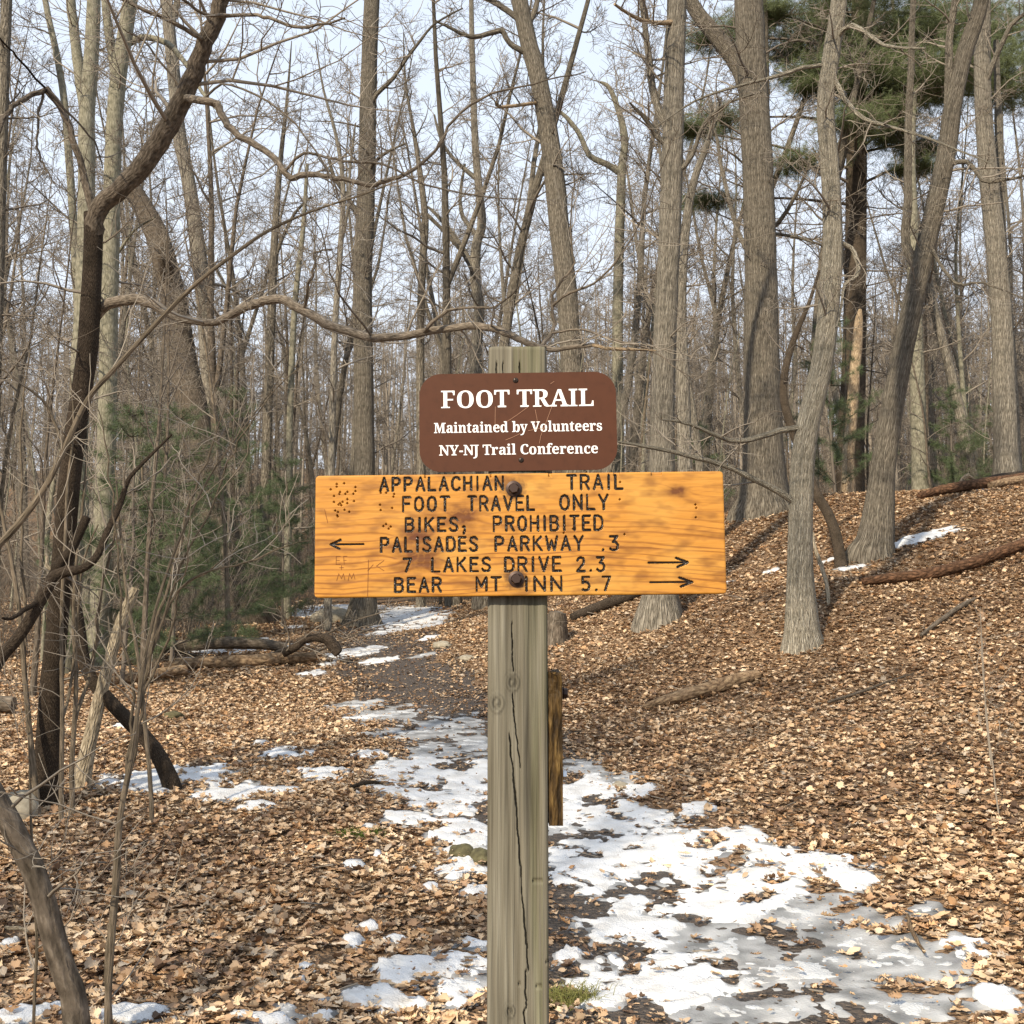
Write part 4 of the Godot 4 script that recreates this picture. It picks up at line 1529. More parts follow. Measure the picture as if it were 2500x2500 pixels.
	# the limb higher up that hooks down and out
	l = limb(t, [Vector3(-2.259, 5.292, -7.3), Vector3(-2.132, 5.288, -7.274), Vector3(-2.041, 5.254, -7.255), Vector3(-1.989, 5.139, -7.232), Vector3(-1.894, 5.021, -7.204), Vector3(-1.758, 4.927, -7.172), Vector3(-1.623, 4.83, -7.14), Vector3(-1.545, 4.717, -7.114), Vector3(-1.471, 4.651, -7.094), Vector3(-1.385, 4.671, -7.075), Vector3(-1.256, 4.645, -7.047), Vector3(-1.086, 4.6, -7.01), Vector3(-0.932, 4.551, -6.976), Vector3(-0.807, 4.573, -6.948), Vector3(-0.67, 4.615, -6.915), Vector3(-0.507, 4.733, -6.867), Vector3(-0.372, 4.929, -6.81), Vector3(-0.132, 5.063, -6.744), Vector3(0.131, 5.099, -6.681), Vector3(0.466, 5.138, -6.6)], [0.0271, 0.027, 0.0256, 0.0255, 0.024, 0.0239, 0.0225, 0.0224, 0.0211, 0.0197, 0.0183, 0.0169, 0.0155, 0.0142, 0.0128, 0.0102, 0.0088, 0.0075, 0.005, 0.0037], M.bark_branch, "limb", 4, 8)
	sprout(tw, l[0], .02, .004, 2, [3, 5, 12], 0.9, 0.3, 1.0, .0026)
	l = limb(t, [Vector3(-1.522, 4.752, -7), Vector3(-1.384, 4.776, -6.984), Vector3(-1.217, 4.736, -6.966), Vector3(-1.052, 4.699, -6.947), Vector3(-0.86, 4.676, -6.926), Vector3(-0.56, 4.519, -6.889), Vector3(-0.185, 4.418, -6.846), Vector3(0.21, 4.371, -6.8)], [0.0117, 0.0104, 0.009, 0.009, 0.0077, 0.0064, 0.0051, 0.0025], M.bark_branch, "limb", 3, 6)
	sprout(tw, l[0], .009, .003, 1, [4, 8], 0.8, 0.15, 0.9, .0025)
	for q in [[[Vector3(-1.872, 5.72, -7), Vector3(-1.75, 5.718, -6.928), Vector3(-1.591, 5.637, -6.837), Vector3(-1.404, 5.51, -6.723), Vector3(-1.226, 5.458, -6.615), Vector3(-1.046, 5.439, -6.5)], [0.013, 0.0116, 0.0114, 0.01, 0.0086, 0.006]], [[Vector3(-2.177, 5.713, -7.2), Vector3(-2.259, 5.759, -7.166), Vector3(-2.387, 5.805, -7.116), Vector3(-2.512, 5.836, -7.069), Vector3(-2.686, 5.897, -7)], [0.0187, 0.0173, 0.0158, 0.0144, 0.013]], [[Vector3(-2.001, 5.794, -7.2), Vector3(-2.093, 5.807, -7.071), Vector3(-2.153, 5.814, -6.986), Vector3(-2.21, 5.82, -6.9)], [0.012, 0.0105, 0.0104, 0.009]], [[Vector3(-2.439, 5.54, -7.6), Vector3(-2.502, 5.674, -7.501), Vector3(-2.616, 5.796, -7.386), Vector3(-2.733, 5.838, -7.3)], [0.0099, 0.0083, 0.0068, 0.0041]], [[Vector3(-2.2, 5.404, -7.2), Vector3(-1.981, 5.335, -7.125), Vector3(-1.734, 5.215, -7.037), Vector3(-1.428, 4.95, -6.909), Vector3(-1.179, 4.544, -6.757), Vector3(-1.017, 4.103, -6.6)], [0.0093, 0.0079, 0.0078, 0.0064, 0.005, 0.0024]]]:
		l = limb(t, q[0], q[1], M.bark_branch, "limb", 3, 6)
		sprout(tw, l[0], .01, .003, 1, [5, 8], 0.9, 0.15, 0.9, .0026)
	sprout(dark, t.pts, .07, .05, 1, [14, 8], 1.3, 0.25, 1.3, .0028)
	tag(part(t.node, "twigs", tw, M.twig_pale), "", "", "", "stuff")
	tag(part(t.node, "twigs", dark, M.twig), "", "", "", "stuff")

	# the second, thinner stem at its foot that arches down to the snow
	t = tree_thing("arching_stem", "crooked bare stem arching down into the snow beside the dark tree", "", [Vector3(-2.671, 0.353, -8.925), Vector3(-2.741, 0.555, -8.925), Vector3(-2.862, 0.746, -8.925), Vector3(-3.048, 0.932, -8.925), Vector3(-3.229, 1.115, -8.925), Vector3(-3.356, 1.261, -8.925), Vector3(-3.429, 1.423, -8.925), Vector3(-3.473, 1.651, -8.925), Vector3(-3.529, 1.947, -8.925), Vector3(-3.578, 2.278, -8.925), Vector3(-3.572, 2.579, -8.925), Vector3(-3.549, 2.95, -8.925)], [0.0761, 0.0662, 0.0596, 0.0546, 0.053, 0.0497, 0.0463, 0.043, 0.043, 0.0397, 0.0364, 0.0298], M.bark_dark, 10, 0.1)
	dark = Buf.new()
	sprout(dark, t.pts, .05, .02, 1, [7, 7], 0.9, 0.5, 1.0, .003)
	tag(part(t.node, "twigs", dark, M.twig), "", "", "", "stuff")
	# the pale broken stub
	t = tree_thing("broken_stub", "pale barkless broken stub leaning beside the dark tree", "", [Vector3(-3.407, 0.357, -8.911), Vector3(-3.359, 0.715, -8.911), Vector3(-3.294, 1.068, -8.911), Vector3(-3.226, 1.391, -8.911), Vector3(-3.142, 1.717, -8.911), Vector3(-3.067, 1.914, -8.911), Vector3(-3.031, 1.993, -8.911)], [0.0826, 0.0595, 0.0529, 0.0479, 0.0446, 0.043, 0.0331], M.snag, 12, 0.12)
	# the dark limb that lies across the dark tree
	t = tree_thing("crossing_limb", "dark dead limb propped across the trunk of the leaning tree", "", [Vector3(-4.137, 0.225, -7.6), Vector3(-3.921, 0.697, -7.652), Vector3(-3.69, 1.133, -7.697), Vector3(-3.552, 1.44, -7.727), Vector3(-3.452, 1.575, -7.742), Vector3(-3.354, 1.752, -7.76), Vector3(-3.278, 1.925, -7.777), Vector3(-3.208, 2.035, -7.788), Vector3(-3.042, 2.076, -7.803), Vector3(-2.948, 2.159, -7.814), Vector3(-2.883, 2.335, -7.829), Vector3(-2.81, 2.529, -7.847), Vector3(-2.769, 2.694, -7.861), Vector3(-2.716, 2.784, -7.869), Vector3(-2.47, 3.06, -7.9)], [0.0423, 0.0426, 0.0428, 0.0416, 0.0402, 0.0403, 0.0433, 0.0433, 0.0289, 0.0261, 0.0247, 0.0218, 0.0175, 0.0146, 0.0073], M.bark_dark, 10, 0.1)
	limb(t, [Vector3(-3.239, 1.984, -7.8), Vector3(-3.229, 2.07, -7.8), Vector3(-3.188, 2.123, -7.8), Vector3(-3.107, 2.245, -7.8), Vector3(-3.023, 2.444, -7.8)], [0.0434, 0.0405, 0.0376, 0.0347, 0.0318], M.bark_dark, "stub", 3, 8)
	limb(t, [Vector3(-3.247, 2.027, -7.8), Vector3(-3.279, 2.099, -7.8), Vector3(-3.301, 2.181, -7.8)], [0.0188, 0.0159, 0.013], M.snag, "stub", 3, 8)
	limb(t, [Vector3(-3.29, 1.854, -7.8), Vector3(-3.368, 1.778, -7.657), Vector3(-3.408, 1.719, -7.564), Vector3(-3.449, 1.723, -7.5)], [0.0203, 0.017, 0.0126, 0.0083], M.bark_dark, "stub", 3, 8)
	dark = Buf.new()
	sprout(dark, t.pts, .04, .01, 1, [6, 7], 0.8, 0.4, 1.0, .003)
	tag(part(t.node, "twigs", dark, M.twig), "", "", "", "stuff")

	# the trunk that leans out of the bottom corner
	t = tree_thing("slanting_tree", "mottled grey-brown trunk leaning out over the leaves near the snow", "", [Vector3(-1.635, -0.033, -4.392), Vector3(-1.66, 0.211, -4.373), Vector3(-1.692, 0.303, -4.363), Vector3(-1.723, 0.395, -4.352), Vector3(-1.758, 0.518, -4.339), Vector3(-1.786, 0.611, -4.329), Vector3(-1.818, 0.703, -4.319), Vector3(-1.864, 0.796, -4.308), Vector3(-1.911, 0.888, -4.297), Vector3(-1.973, 0.996, -4.284), Vector3(-2.067, 1.197, -4.261), Vector3(-2.161, 1.443, -4.233), Vector3(-2.21, 1.814, -4.194), Vector3(-2.182, 2.279, -4.146)], [0.0538, 0.047, 0.0453, 0.0444, 0.0443, 0.0434, 0.0433, 0.0423, 0.0414, 0.0397, 0.0363, 0.0314, 0.0249, 0.0185], M.bark_limb, 14, 0.09)
	tw = Buf.new()
	sprout(tw, t.pts, .03, .015, 1, [5, 6], 0.6, 0.35, 1.1, .0022)
	tag(part(t.node, "twigs", tw, M.twig), "", "", "", "stuff")

	# slim saplings by the dark tree
	var rows := [
		["forked sapling with smooth stems growing from the leaves by the bottom snow", [[Vector3(-1.535, -0.034, -4.399), Vector3(-1.537, 0.205, -4.392), Vector3(-1.531, 0.417, -4.384), Vector3(-1.519, 0.661, -4.376), Vector3(-1.516, 0.815, -4.37), Vector3(-1.502, 0.955, -4.365), Vector3(-1.475, 1.111, -4.359), Vector3(-1.452, 1.314, -4.352), Vector3(-1.431, 1.504, -4.345), Vector3(-1.388, 1.711, -4.338), Vector3(-1.329, 1.903, -4.331), Vector3(-1.26, 2.073, -4.324), Vector3(-1.183, 2.227, -4.318), Vector3(-1.072, 2.391, -4.312), Vector3(-0.993, 2.497, -4.307), Vector3(-0.898, 2.637, -4.301)], [0.0122, 0.0138, 0.0146, 0.0154, 0.0138, 0.0113, 0.0097, 0.0089, 0.0073, 0.0064, 0.0056, 0.0048, 0.004, 0.0032, 0.0024, 0.0016], [Vector3(-1.514, -0.034, -4.399), Vector3(-1.532, 0.188, -4.399), Vector3(-1.546, 0.293, -4.399), Vector3(-1.543, 0.443, -4.399), Vector3(-1.535, 0.535, -4.399), Vector3(-1.527, 0.641, -4.399)], [0.0098, 0.009, 0.0082, 0.0082, 0.0073, 0.0065], [Vector3(-1.545, 0.83, -4.47), Vector3(-1.499, 1.054, -4.444), Vector3(-1.47, 1.231, -4.424), Vector3(-1.451, 1.375, -4.408), Vector3(-1.406, 1.568, -4.385), Vector3(-1.309, 1.76, -4.361), Vector3(-1.177, 1.84, -4.344), Vector3(-1.045, 1.863, -4.329), Vector3(-0.915, 1.918, -4.314), Vector3(-0.797, 1.949, -4.3)], [0.0083, 0.0082, 0.0074, 0.0065, 0.0057, 0.0049, 0.0048, 0.004, 0.0032, 0.0016], [Vector3(-1.532, 0.943, -4.45), Vector3(-1.499, 1.184, -4.411), Vector3(-1.485, 1.344, -4.384), Vector3(-1.522, 1.567, -4.347), Vector3(-1.534, 1.821, -4.305), Vector3(-1.546, 2.058, -4.266), Vector3(-1.571, 2.262, -4.232), Vector3(-1.602, 2.449, -4.2)], [0.0066, 0.0065, 0.0057, 0.0048, 0.004, 0.004, 0.0031, 0.0016], [Vector3(-1.461, 1.407, -4.4), Vector3(-1.399, 1.568, -4.365), Vector3(-1.312, 1.79, -4.316), Vector3(-1.244, 1.932, -4.283), Vector3(-1.159, 2.072, -4.249), Vector3(-1.091, 2.242, -4.21), Vector3(-1.024, 2.365, -4.18), Vector3(-0.925, 2.501, -4.145), Vector3(-0.763, 2.634, -4.1)], [0.0057, 0.0057, 0.0048, 0.004, 0.0039, 0.0031, 0.0031, 0.0023, 0.0015]]],
		["thin straight sapling with pale stem rising in front of the dark trunk", [[Vector3(-3.409, 0.28, -8.157), Vector3(-3.463, 0.64, -8.157), Vector3(-3.516, 0.991, -8.157), Vector3(-3.563, 1.315, -8.157), Vector3(-3.623, 1.762, -8.157), Vector3(-3.696, 2.125, -8.157), Vector3(-3.766, 2.399, -8.157), Vector3(-3.851, 2.737, -8.157)], [0.0257, 0.0227, 0.0212, 0.0197, 0.0182, 0.0166, 0.0136, 0.0106], [Vector3(-3.625, 1.311, -8.3), Vector3(-3.627, 1.765, -8.263), Vector3(-3.665, 2.221, -8.225), Vector3(-3.664, 2.74, -8.183), Vector3(-3.682, 3.293, -8.138), Vector3(-3.619, 3.755, -8.1)], [0.0139, 0.0123, 0.0107, 0.0091, 0.0075, 0.0045]]],
		["straight thin sapling standing between the dark trunk and the pale stub", [[Vector3(-3.177, 0.262, -7.988), Vector3(-3.191, 0.602, -7.988), Vector3(-3.205, 1.031, -7.988), Vector3(-3.232, 1.465, -7.988), Vector3(-3.247, 1.905, -7.988), Vector3(-3.245, 2.351, -7.988), Vector3(-3.247, 2.712, -7.988), Vector3(-3.223, 3.138, -7.988), Vector3(-3.273, 3.569, -7.988)], [0.0193, 0.0178, 0.0163, 0.0148, 0.0133, 0.0119, 0.0104, 0.0074, 0.0044], [Vector3(-3.291, 1.017, -8.2), Vector3(-3.219, 1.345, -8.153), Vector3(-3.17, 1.761, -8.095), Vector3(-3.137, 2.117, -8.045), Vector3(-3.014, 2.412, -8)], [0.0122, 0.0106, 0.009, 0.0075, 0.0045]]],
		["slim sapling rooted beside the pale broken stub", [[Vector3(-3.164, 0.279, -8.157), Vector3(-3.187, 0.64, -8.157), Vector3(-3.183, 0.991, -8.157), Vector3(-3.186, 1.315, -8.157), Vector3(-3.219, 1.643, -8.157), Vector3(-3.227, 2.064, -8.157), Vector3(-3.199, 2.521, -8.157), Vector3(-3.184, 2.985, -8.157), Vector3(-3.225, 3.423, -8.157)], [0.0212, 0.0197, 0.0182, 0.0166, 0.0151, 0.0121, 0.0106, 0.0076, 0.0045], [Vector3(-3.277, 0.974, -8.4), Vector3(-3.156, 1.281, -8.311), Vector3(-3.067, 1.583, -8.224), Vector3(-3.048, 1.793, -8.165), Vector3(-2.961, 2.118, -8.069), Vector3(-2.892, 2.352, -8)], [0.0156, 0.0139, 0.0137, 0.0121, 0.0105, 0.0074]]],
		["multi-stemmed sapling behind the arching stem", [[Vector3(-2.508, 0.248, -7.904), Vector3(-2.537, 0.612, -7.904), Vector3(-2.594, 1.037, -7.904), Vector3(-2.634, 1.322, -7.904), Vector3(-2.68, 1.582, -7.904), Vector3(-2.743, 1.843, -7.904), Vector3(-2.791, 2.166, -7.904), Vector3(-2.835, 2.491, -7.904), Vector3(-2.881, 2.88, -7.904)], [0.0176, 0.0161, 0.0161, 0.0147, 0.0132, 0.0117, 0.0103, 0.0073, 0.0044], [Vector3(-2.656, 1.291, -8), Vector3(-2.592, 1.524, -7.955), Vector3(-2.481, 1.872, -7.887), Vector3(-2.356, 2.246, -7.813), Vector3(-2.307, 2.475, -7.768), Vector3(-2.199, 2.731, -7.716), Vector3(-2.077, 3.014, -7.657), Vector3(-1.984, 3.295, -7.6)], [0.0148, 0.0133, 0.0117, 0.0116, 0.0101, 0.0086, 0.0057, 0.0028], [Vector3(-2.631, 1.175, -8), Vector3(-2.506, 1.409, -7.884), Vector3(-2.375, 1.666, -7.754), Vector3(-2.29, 1.918, -7.631), Vector3(-2.097, 2.025, -7.534), Vector3(-1.845, 2.182, -7.4)], [0.0119, 0.0102, 0.0086, 0.0071, 0.0056, 0.0027]]],
		["pale stem running up slantwise past the dark tree", [[Vector3(-3.332, 0.027, -5.2), Vector3(-3.046, 0.8, -5.102), Vector3(-2.68, 1.497, -5.024), Vector3(-2.421, 1.873, -4.979), Vector3(-2.235, 2.075, -4.952), Vector3(-2.105, 2.249, -4.931), Vector3(-2.014, 2.432, -4.91), Vector3(-1.913, 2.644, -4.887), Vector3(-1.792, 2.781, -4.869), Vector3(-1.588, 3, -4.84), Vector3(-1.421, 3.16, -4.817), Vector3(-1.281, 3.267, -4.8), Vector3(-1.123, 3.376, -4.781), Vector3(-0.974, 3.446, -4.765), Vector3(-0.826, 3.497, -4.749), Vector3(-0.668, 3.542, -4.733), Vector3(-0.493, 3.601, -4.715), Vector3(-0.346, 3.623, -4.7)], [0.0212, 0.0199, 0.0186, 0.0175, 0.0165, 0.0146, 0.0137, 0.0127, 0.0117, 0.0108, 0.0098, 0.0089, 0.008, 0.0062, 0.0053, 0.0044, 0.0026, 0.0017], [Vector3(-2.05, 2.445, -5), Vector3(-2.101, 2.604, -4.922), Vector3(-2.189, 2.702, -4.856), Vector3(-2.276, 2.763, -4.8)], [0.0074, 0.0064, 0.0054, 0.0036]]],
		["thin twiggy sapling in the leaves beside the leaning mottled trunk", [[Vector3(-1.812, -0.03, -4.386), Vector3(-1.815, 0.237, -4.386), Vector3(-1.816, 0.417, -4.386), Vector3(-1.835, 0.598, -4.386), Vector3(-1.855, 0.797, -4.386), Vector3(-1.869, 0.952, -4.386), Vector3(-1.887, 1.186, -4.386)], [0.0065, 0.0065, 0.0065, 0.0065, 0.0057, 0.0049, 0.0024]]],
	]
	for row in rows:
		var lines_: Array = row[1]
		# a list of points and a list of radii follow one another
		var first: Array = lines_[0]
		t = tree_thing("sapling", row[0], "saplings beside the dark leaning tree", first, lines_[1], M.bark_sapling, 8, 0.05)
		tw = Buf.new()
		sprout(tw, t.pts, .01, .003, 1, [6, 6], 0.7, 0.25, 0.85, .002, 1.0, 0.1)
		var q := 2
		while q < lines_.size():
			l = limb(t, lines_[q], lines_[q + 1], M.bark_sapling, "stem", 3, 6)
			sprout(tw, l[0], .008, .002, 1, [5, 5], 0.6, 0.2, 0.85, .002, 1.0, 0.1)
			q += 2
		tag(part(t.node, "twigs", tw, M.twig_pale), "", "", "", "stuff")


# ---------------------------------------------------------------- the trees one can tell apart
func make_trees() -> void:
	var list := [
		# label, bark, twig, fine, counts, reach, start of branches, trunk, then further limbs
		["light grey-barked tree with ridged bark rooted in the leaves, slanting slightly", "bark_grey", "twig", .0035, [5, 5, 7], 1.1, .45, [[Vector3(3.269, 1.49, -12.467), Vector3(3.257, 1.737, -12.467), Vector3(3.252, 2.336, -12.467), Vector3(3.283, 3.034, -12.467), Vector3(3.324, 3.6, -12.467), Vector3(3.394, 4.028, -12.467), Vector3(3.48, 4.364, -12.467), Vector3(3.589, 4.798, -12.467), Vector3(3.688, 5.481, -12.467), Vector3(3.752, 6.123, -12.467), Vector3(3.76, 6.773, -12.467), Vector3(3.748, 7.278, -12.467), Vector3(3.732, 7.941, -12.467), Vector3(3.821, 8.56, -12.467), Vector3(3.913, 9.082, -12.467), Vector3(3.964, 9.555, -12.467), Vector3(4.03, 10.3, -12.467), Vector3(4.219, 11.381, -12.467)], [0.2659, 0.1942, 0.1457, 0.1341, 0.1295, 0.1249, 0.1249, 0.1225, 0.1202, 0.1156, 0.111, 0.1064, 0.0994, 0.0994, 0.0971, 0.0902, 0.0763, 0.0509], [Vector3(3.27, 3.095, -12.5), Vector3(3.019, 3.261, -12.407), Vector3(2.722, 3.387, -12.308), Vector3(2.429, 3.511, -12.209), Vector3(2.044, 3.593, -12.087), Vector3(1.665, 3.663, -11.965), Vector3(1.385, 3.693, -11.875), Vector3(1.155, 3.724, -11.8)], [0.0464, 0.0414, 0.0365, 0.0317, 0.0269, 0.0222, 0.0176, 0.0088], [Vector3(3.323, 4.035, -12.5), Vector3(3.034, 3.956, -12.388), Vector3(2.827, 3.874, -12.304), Vector3(2.522, 3.8, -12.183), Vector3(2.251, 3.848, -12.07), Vector3(2.031, 3.921, -11.973), Vector3(1.839, 3.959, -11.89), Vector3(1.625, 3.968, -11.8)], [0.0371, 0.0345, 0.0319, 0.0294, 0.0246, 0.02, 0.0154, 0.0088], [Vector3(3.799, 6.225, -12.5), Vector3(3.951, 6.144, -12.456), Vector3(4.025, 5.954, -12.409), Vector3(3.991, 5.768, -12.368), Vector3(3.833, 5.656, -12.326), Vector3(3.751, 5.316, -12.249), Vector3(3.673, 5.11, -12.2)], [0.0278, 0.0277, 0.0253, 0.0229, 0.0183, 0.0136, 0.0091], [Vector3(3.835, 8.683, -12.5), Vector3(4.012, 8.802, -12.26), Vector3(4.274, 8.364, -11.94), Vector3(4.607, 8.131, -11.6)], [0.0325, 0.0273, 0.0199, 0.0108], [Vector3(3.767, 8.423, -12.5), Vector3(3.457, 8.347, -12.409), Vector3(3.137, 8.191, -12.311), Vector3(2.616, 7.979, -12.151), Vector3(2.108, 7.719, -11.986), Vector3(1.61, 7.308, -11.8)], [0.0278, 0.0253, 0.0228, 0.018, 0.0133, 0.0066], [Vector3(3.824, 8.371, -12.5), Vector3(3.908, 7.927, -12.34), Vector3(4.09, 7.599, -12.192), Vector3(4.363, 7.425, -12.039), Vector3(4.809, 7.103, -11.773), Vector3(5.222, 6.74, -11.5)], [0.0325, 0.0275, 0.0226, 0.0179, 0.0131, 0.0064]]],
		["crooked dark stem curving up behind the light grey tree", "bark_pine", "twig_dark", .0035, [5, 6], 1.0, .5, [[Vector3(4.689, 2.579, -15.704), Vector3(4.671, 2.802, -15.704), Vector3(4.634, 3.066, -15.704), Vector3(4.528, 3.39, -15.704), Vector3(4.35, 3.716, -15.704), Vector3(4.217, 4.132, -15.704), Vector3(4.054, 4.612, -15.704), Vector3(3.948, 5.034, -15.704), Vector3(3.959, 5.398, -15.704), Vector3(4.047, 5.764, -15.704), Vector3(4.158, 6.071, -15.704), Vector3(4.351, 6.502, -15.704), Vector3(4.517, 6.998, -15.704)], [0.099, 0.0815, 0.0757, 0.0728, 0.0728, 0.0699, 0.0641, 0.0612, 0.0553, 0.0495, 0.0437, 0.0291, 0.0175]]],
		["rough-barked tree leaning right above the snow patch on the bank", "bark_brown", "twig", .004, [5, 5, 6], 1.5, .4, [[Vector3(5.22, 2.778, -15.989), Vector3(5.275, 3.034, -15.989), Vector3(5.354, 3.514, -15.989), Vector3(5.438, 4.119, -15.989), Vector3(5.575, 4.851, -15.989), Vector3(5.768, 5.716, -15.989), Vector3(5.959, 6.498, -15.989), Vector3(6.18, 7.351, -15.989), Vector3(6.402, 8.184, -15.989), Vector3(6.585, 8.928, -15.989), Vector3(6.72, 9.667, -15.989), Vector3(6.921, 10.474, -15.989), Vector3(7.168, 11.142, -15.989), Vector3(7.366, 11.817, -15.989), Vector3(7.728, 12.909, -15.989)], [0.4003, 0.2728, 0.2135, 0.1779, 0.1601, 0.1512, 0.1483, 0.1453, 0.1423, 0.1394, 0.1334, 0.1275, 0.1186, 0.1008, 0.0771], [Vector3(5.965, 7.136, -16.1), Vector3(5.956, 7.52, -16.1), Vector3(6.014, 8.295, -16.1), Vector3(6.063, 9.143, -16.1), Vector3(6.13, 10.135, -16.1), Vector3(6.208, 11.074, -16.1), Vector3(6.287, 12.025, -16.1)], [0.0896, 0.0717, 0.0657, 0.0597, 0.0537, 0.0478, 0.0388], [Vector3(6.653, 9.227, -16), Vector3(6.681, 10.082, -16), Vector3(6.725, 10.747, -16), Vector3(6.826, 11.283, -16), Vector3(6.915, 11.824, -16)], [0.0772, 0.0653, 0.0593, 0.0534, 0.0475], [Vector3(6.519, 8.738, -16), Vector3(6.786, 8.689, -15.749), Vector3(6.906, 8.294, -15.501), Vector3(7.11, 8.204, -15.295), Vector3(7.385, 8.167, -15)], [0.0415, 0.0351, 0.0287, 0.0227, 0.0167], [Vector3(6.255, 7.547, -16), Vector3(6.453, 6.777, -15.599), Vector3(6.767, 6.698, -15.363), Vector3(7.168, 6.339, -15)], [0.0267, 0.0231, 0.0171, 0.0083]]],
		["tall pale-barked tree standing behind the board's upper corner", "bark_wood", "twig", .004, [6, 5, 7], 1.7, .45, [[Vector3(1.986, 1.79, -14.946), Vector3(1.997, 2.16, -14.946), Vector3(2.015, 2.603, -14.946), Vector3(2.038, 3.33, -14.946), Vector3(2.077, 4.751, -14.946), Vector3(2.13, 5.911, -14.946), Vector3(2.207, 7.092, -14.946), Vector3(2.268, 8.295, -14.946), Vector3(2.318, 9.52, -14.946), Vector3(2.369, 10.391, -14.946), Vector3(2.408, 11.274, -14.946), Vector3(2.481, 12.685, -14.946)], [0.3742, 0.255, 0.1996, 0.1774, 0.1608, 0.1552, 0.1552, 0.1525, 0.1441, 0.1331, 0.1247, 0.0942], [Vector3(2.189, 8.686, -15), Vector3(2.063, 9.208, -15), Vector3(1.973, 9.86, -15), Vector3(1.911, 10.486, -15), Vector3(1.856, 11.182, -15)], [0.0668, 0.0584, 0.0501, 0.0417, 0.0334], [Vector3(2.04, 8.502, -15), Vector3(2.046, 8.694, -14.889), Vector3(1.933, 8.82, -14.798), Vector3(1.753, 8.964, -14.674), Vector3(1.632, 9.034, -14.6)], [0.0389, 0.0442, 0.0357, 0.0245, 0.0108], [Vector3(2.377, 10.423, -15), Vector3(2.026, 10.265, -14.681), Vector3(1.733, 10.158, -14.399), Vector3(1.383, 10.126, -14)], [0.0389, 0.0327, 0.0267, 0.0182], [Vector3(2.353, 8.076, -15), Vector3(2.534, 8.361, -14.825), Vector3(2.677, 8.739, -14.609), Vector3(2.985, 8.938, -14.412), Vector3(3.389, 8.976, -14.2)], [0.0389, 0.033, 0.0244, 0.0187, 0.0105]]],
		["slender tree just behind the tall pale-barked one", "bark_wood", "twig", .0045, [5, 5, 6], 1.4, .45, [[Vector3(2.9, 2.737, -18), Vector3(2.885, 3.355, -18), Vector3(2.85, 4.373, -18), Vector3(2.848, 5.752, -18), Vector3(2.826, 6.802, -18), Vector3(2.856, 7.652, -18), Vector3(2.94, 8.512, -18), Vector3(3.081, 9.309, -18), Vector3(3.363, 10.113, -18), Vector3(3.589, 10.851, -18)], [0.1469, 0.1269, 0.1168, 0.1135, 0.1001, 0.0901, 0.0801, 0.0668, 0.0467, 0.0267]]],
		["massive straight tree with deeply furrowed bark and a thick fork high on one side", "bark_brown", "twig_dark", .005, [5, 5, 7], 2.2, .5, [[Vector3(4.784, 4.023, -20.784), Vector3(4.782, 4.299, -20.784), Vector3(4.788, 4.81, -20.784), Vector3(4.804, 6.001, -20.784), Vector3(4.824, 7.614, -20.784), Vector3(4.844, 9.257, -20.784), Vector3(4.84, 10.93, -20.784), Vector3(4.787, 12.633, -20.784), Vector3(4.753, 13.845, -20.784), Vector3(4.743, 15.072, -20.784), Vector3(4.717, 17.034, -20.784)], [0.6746, 0.5011, 0.4086, 0.3508, 0.3199, 0.3084, 0.2968, 0.2852, 0.2775, 0.2698, 0.2159], [Vector3(4.926, 13.145, -22), Vector3(4.79, 13.601, -22), Vector3(4.541, 14.012, -22), Vector3(4.247, 14.398, -22), Vector3(3.909, 14.86, -22), Vector3(3.616, 15.49, -22)], [0.1877, 0.1958, 0.1795, 0.1714, 0.1632, 0.1469], [Vector3(4.903, 9.532, -22), Vector3(4.723, 10.171, -22.288), Vector3(4.63, 10.927, -22.6), Vector3(4.552, 11.928, -22.996), Vector3(4.501, 12.847, -23.345), Vector3(4.354, 13.21, -23.5)], [0.053, 0.0496, 0.0461, 0.0426, 0.0346, 0.0218], [Vector3(5.289, 10.059, -22), Vector3(5.482, 10.143, -21.876), Vector3(5.88, 10.85, -21.376), Vector3(5.965, 11.117, -21.2)], [0.0571, 0.0487, 0.0317, 0.0197], [Vector3(5.362, 9.62, -22), Vector3(5.784, 9.681, -21.466), Vector3(6.138, 9.337, -21)], [0.0367, 0.0318, 0.0195]]],
		["straight grey tree on the bank with a slimmer companion stem", "bark_wood", "twig", .0045, [5, 5, 6], 1.6, .45, [[Vector3(10.426, 4.744, -23), Vector3(10.43, 5.42, -23), Vector3(10.451, 6.476, -23), Vector3(10.484, 8.261, -23), Vector3(10.446, 10.079, -23), Vector3(10.384, 11.464, -23), Vector3(10.34, 12.868, -23), Vector3(10.367, 14.292, -23), Vector3(10.457, 15.736, -23), Vector3(10.535, 16.905, -23)], [0.3583, 0.2559, 0.2303, 0.2133, 0.2047, 0.1962, 0.1792, 0.1706, 0.1621, 0.145], [Vector3(10.894, 4.799, -23.6), Vector3(10.911, 6.604, -23.6), Vector3(10.903, 7.975, -23.6), Vector3(10.878, 9.364, -23.6), Vector3(10.875, 10.678, -23.6), Vector3(10.9, 12.2, -23.6), Vector3(10.938, 13.648, -23.6), Vector3(10.977, 15.116, -23.6)], [0.1401, 0.1313, 0.1226, 0.1138, 0.105, 0.0919, 0.0788, 0.0657], [Vector3(10.396, 13.625, -23), Vector3(10.552, 14.326, -22.553), Vector3(10.712, 14.724, -22.27), Vector3(11.036, 14.934, -22)], [0.0682, 0.0586, 0.0496, 0.0367]]],
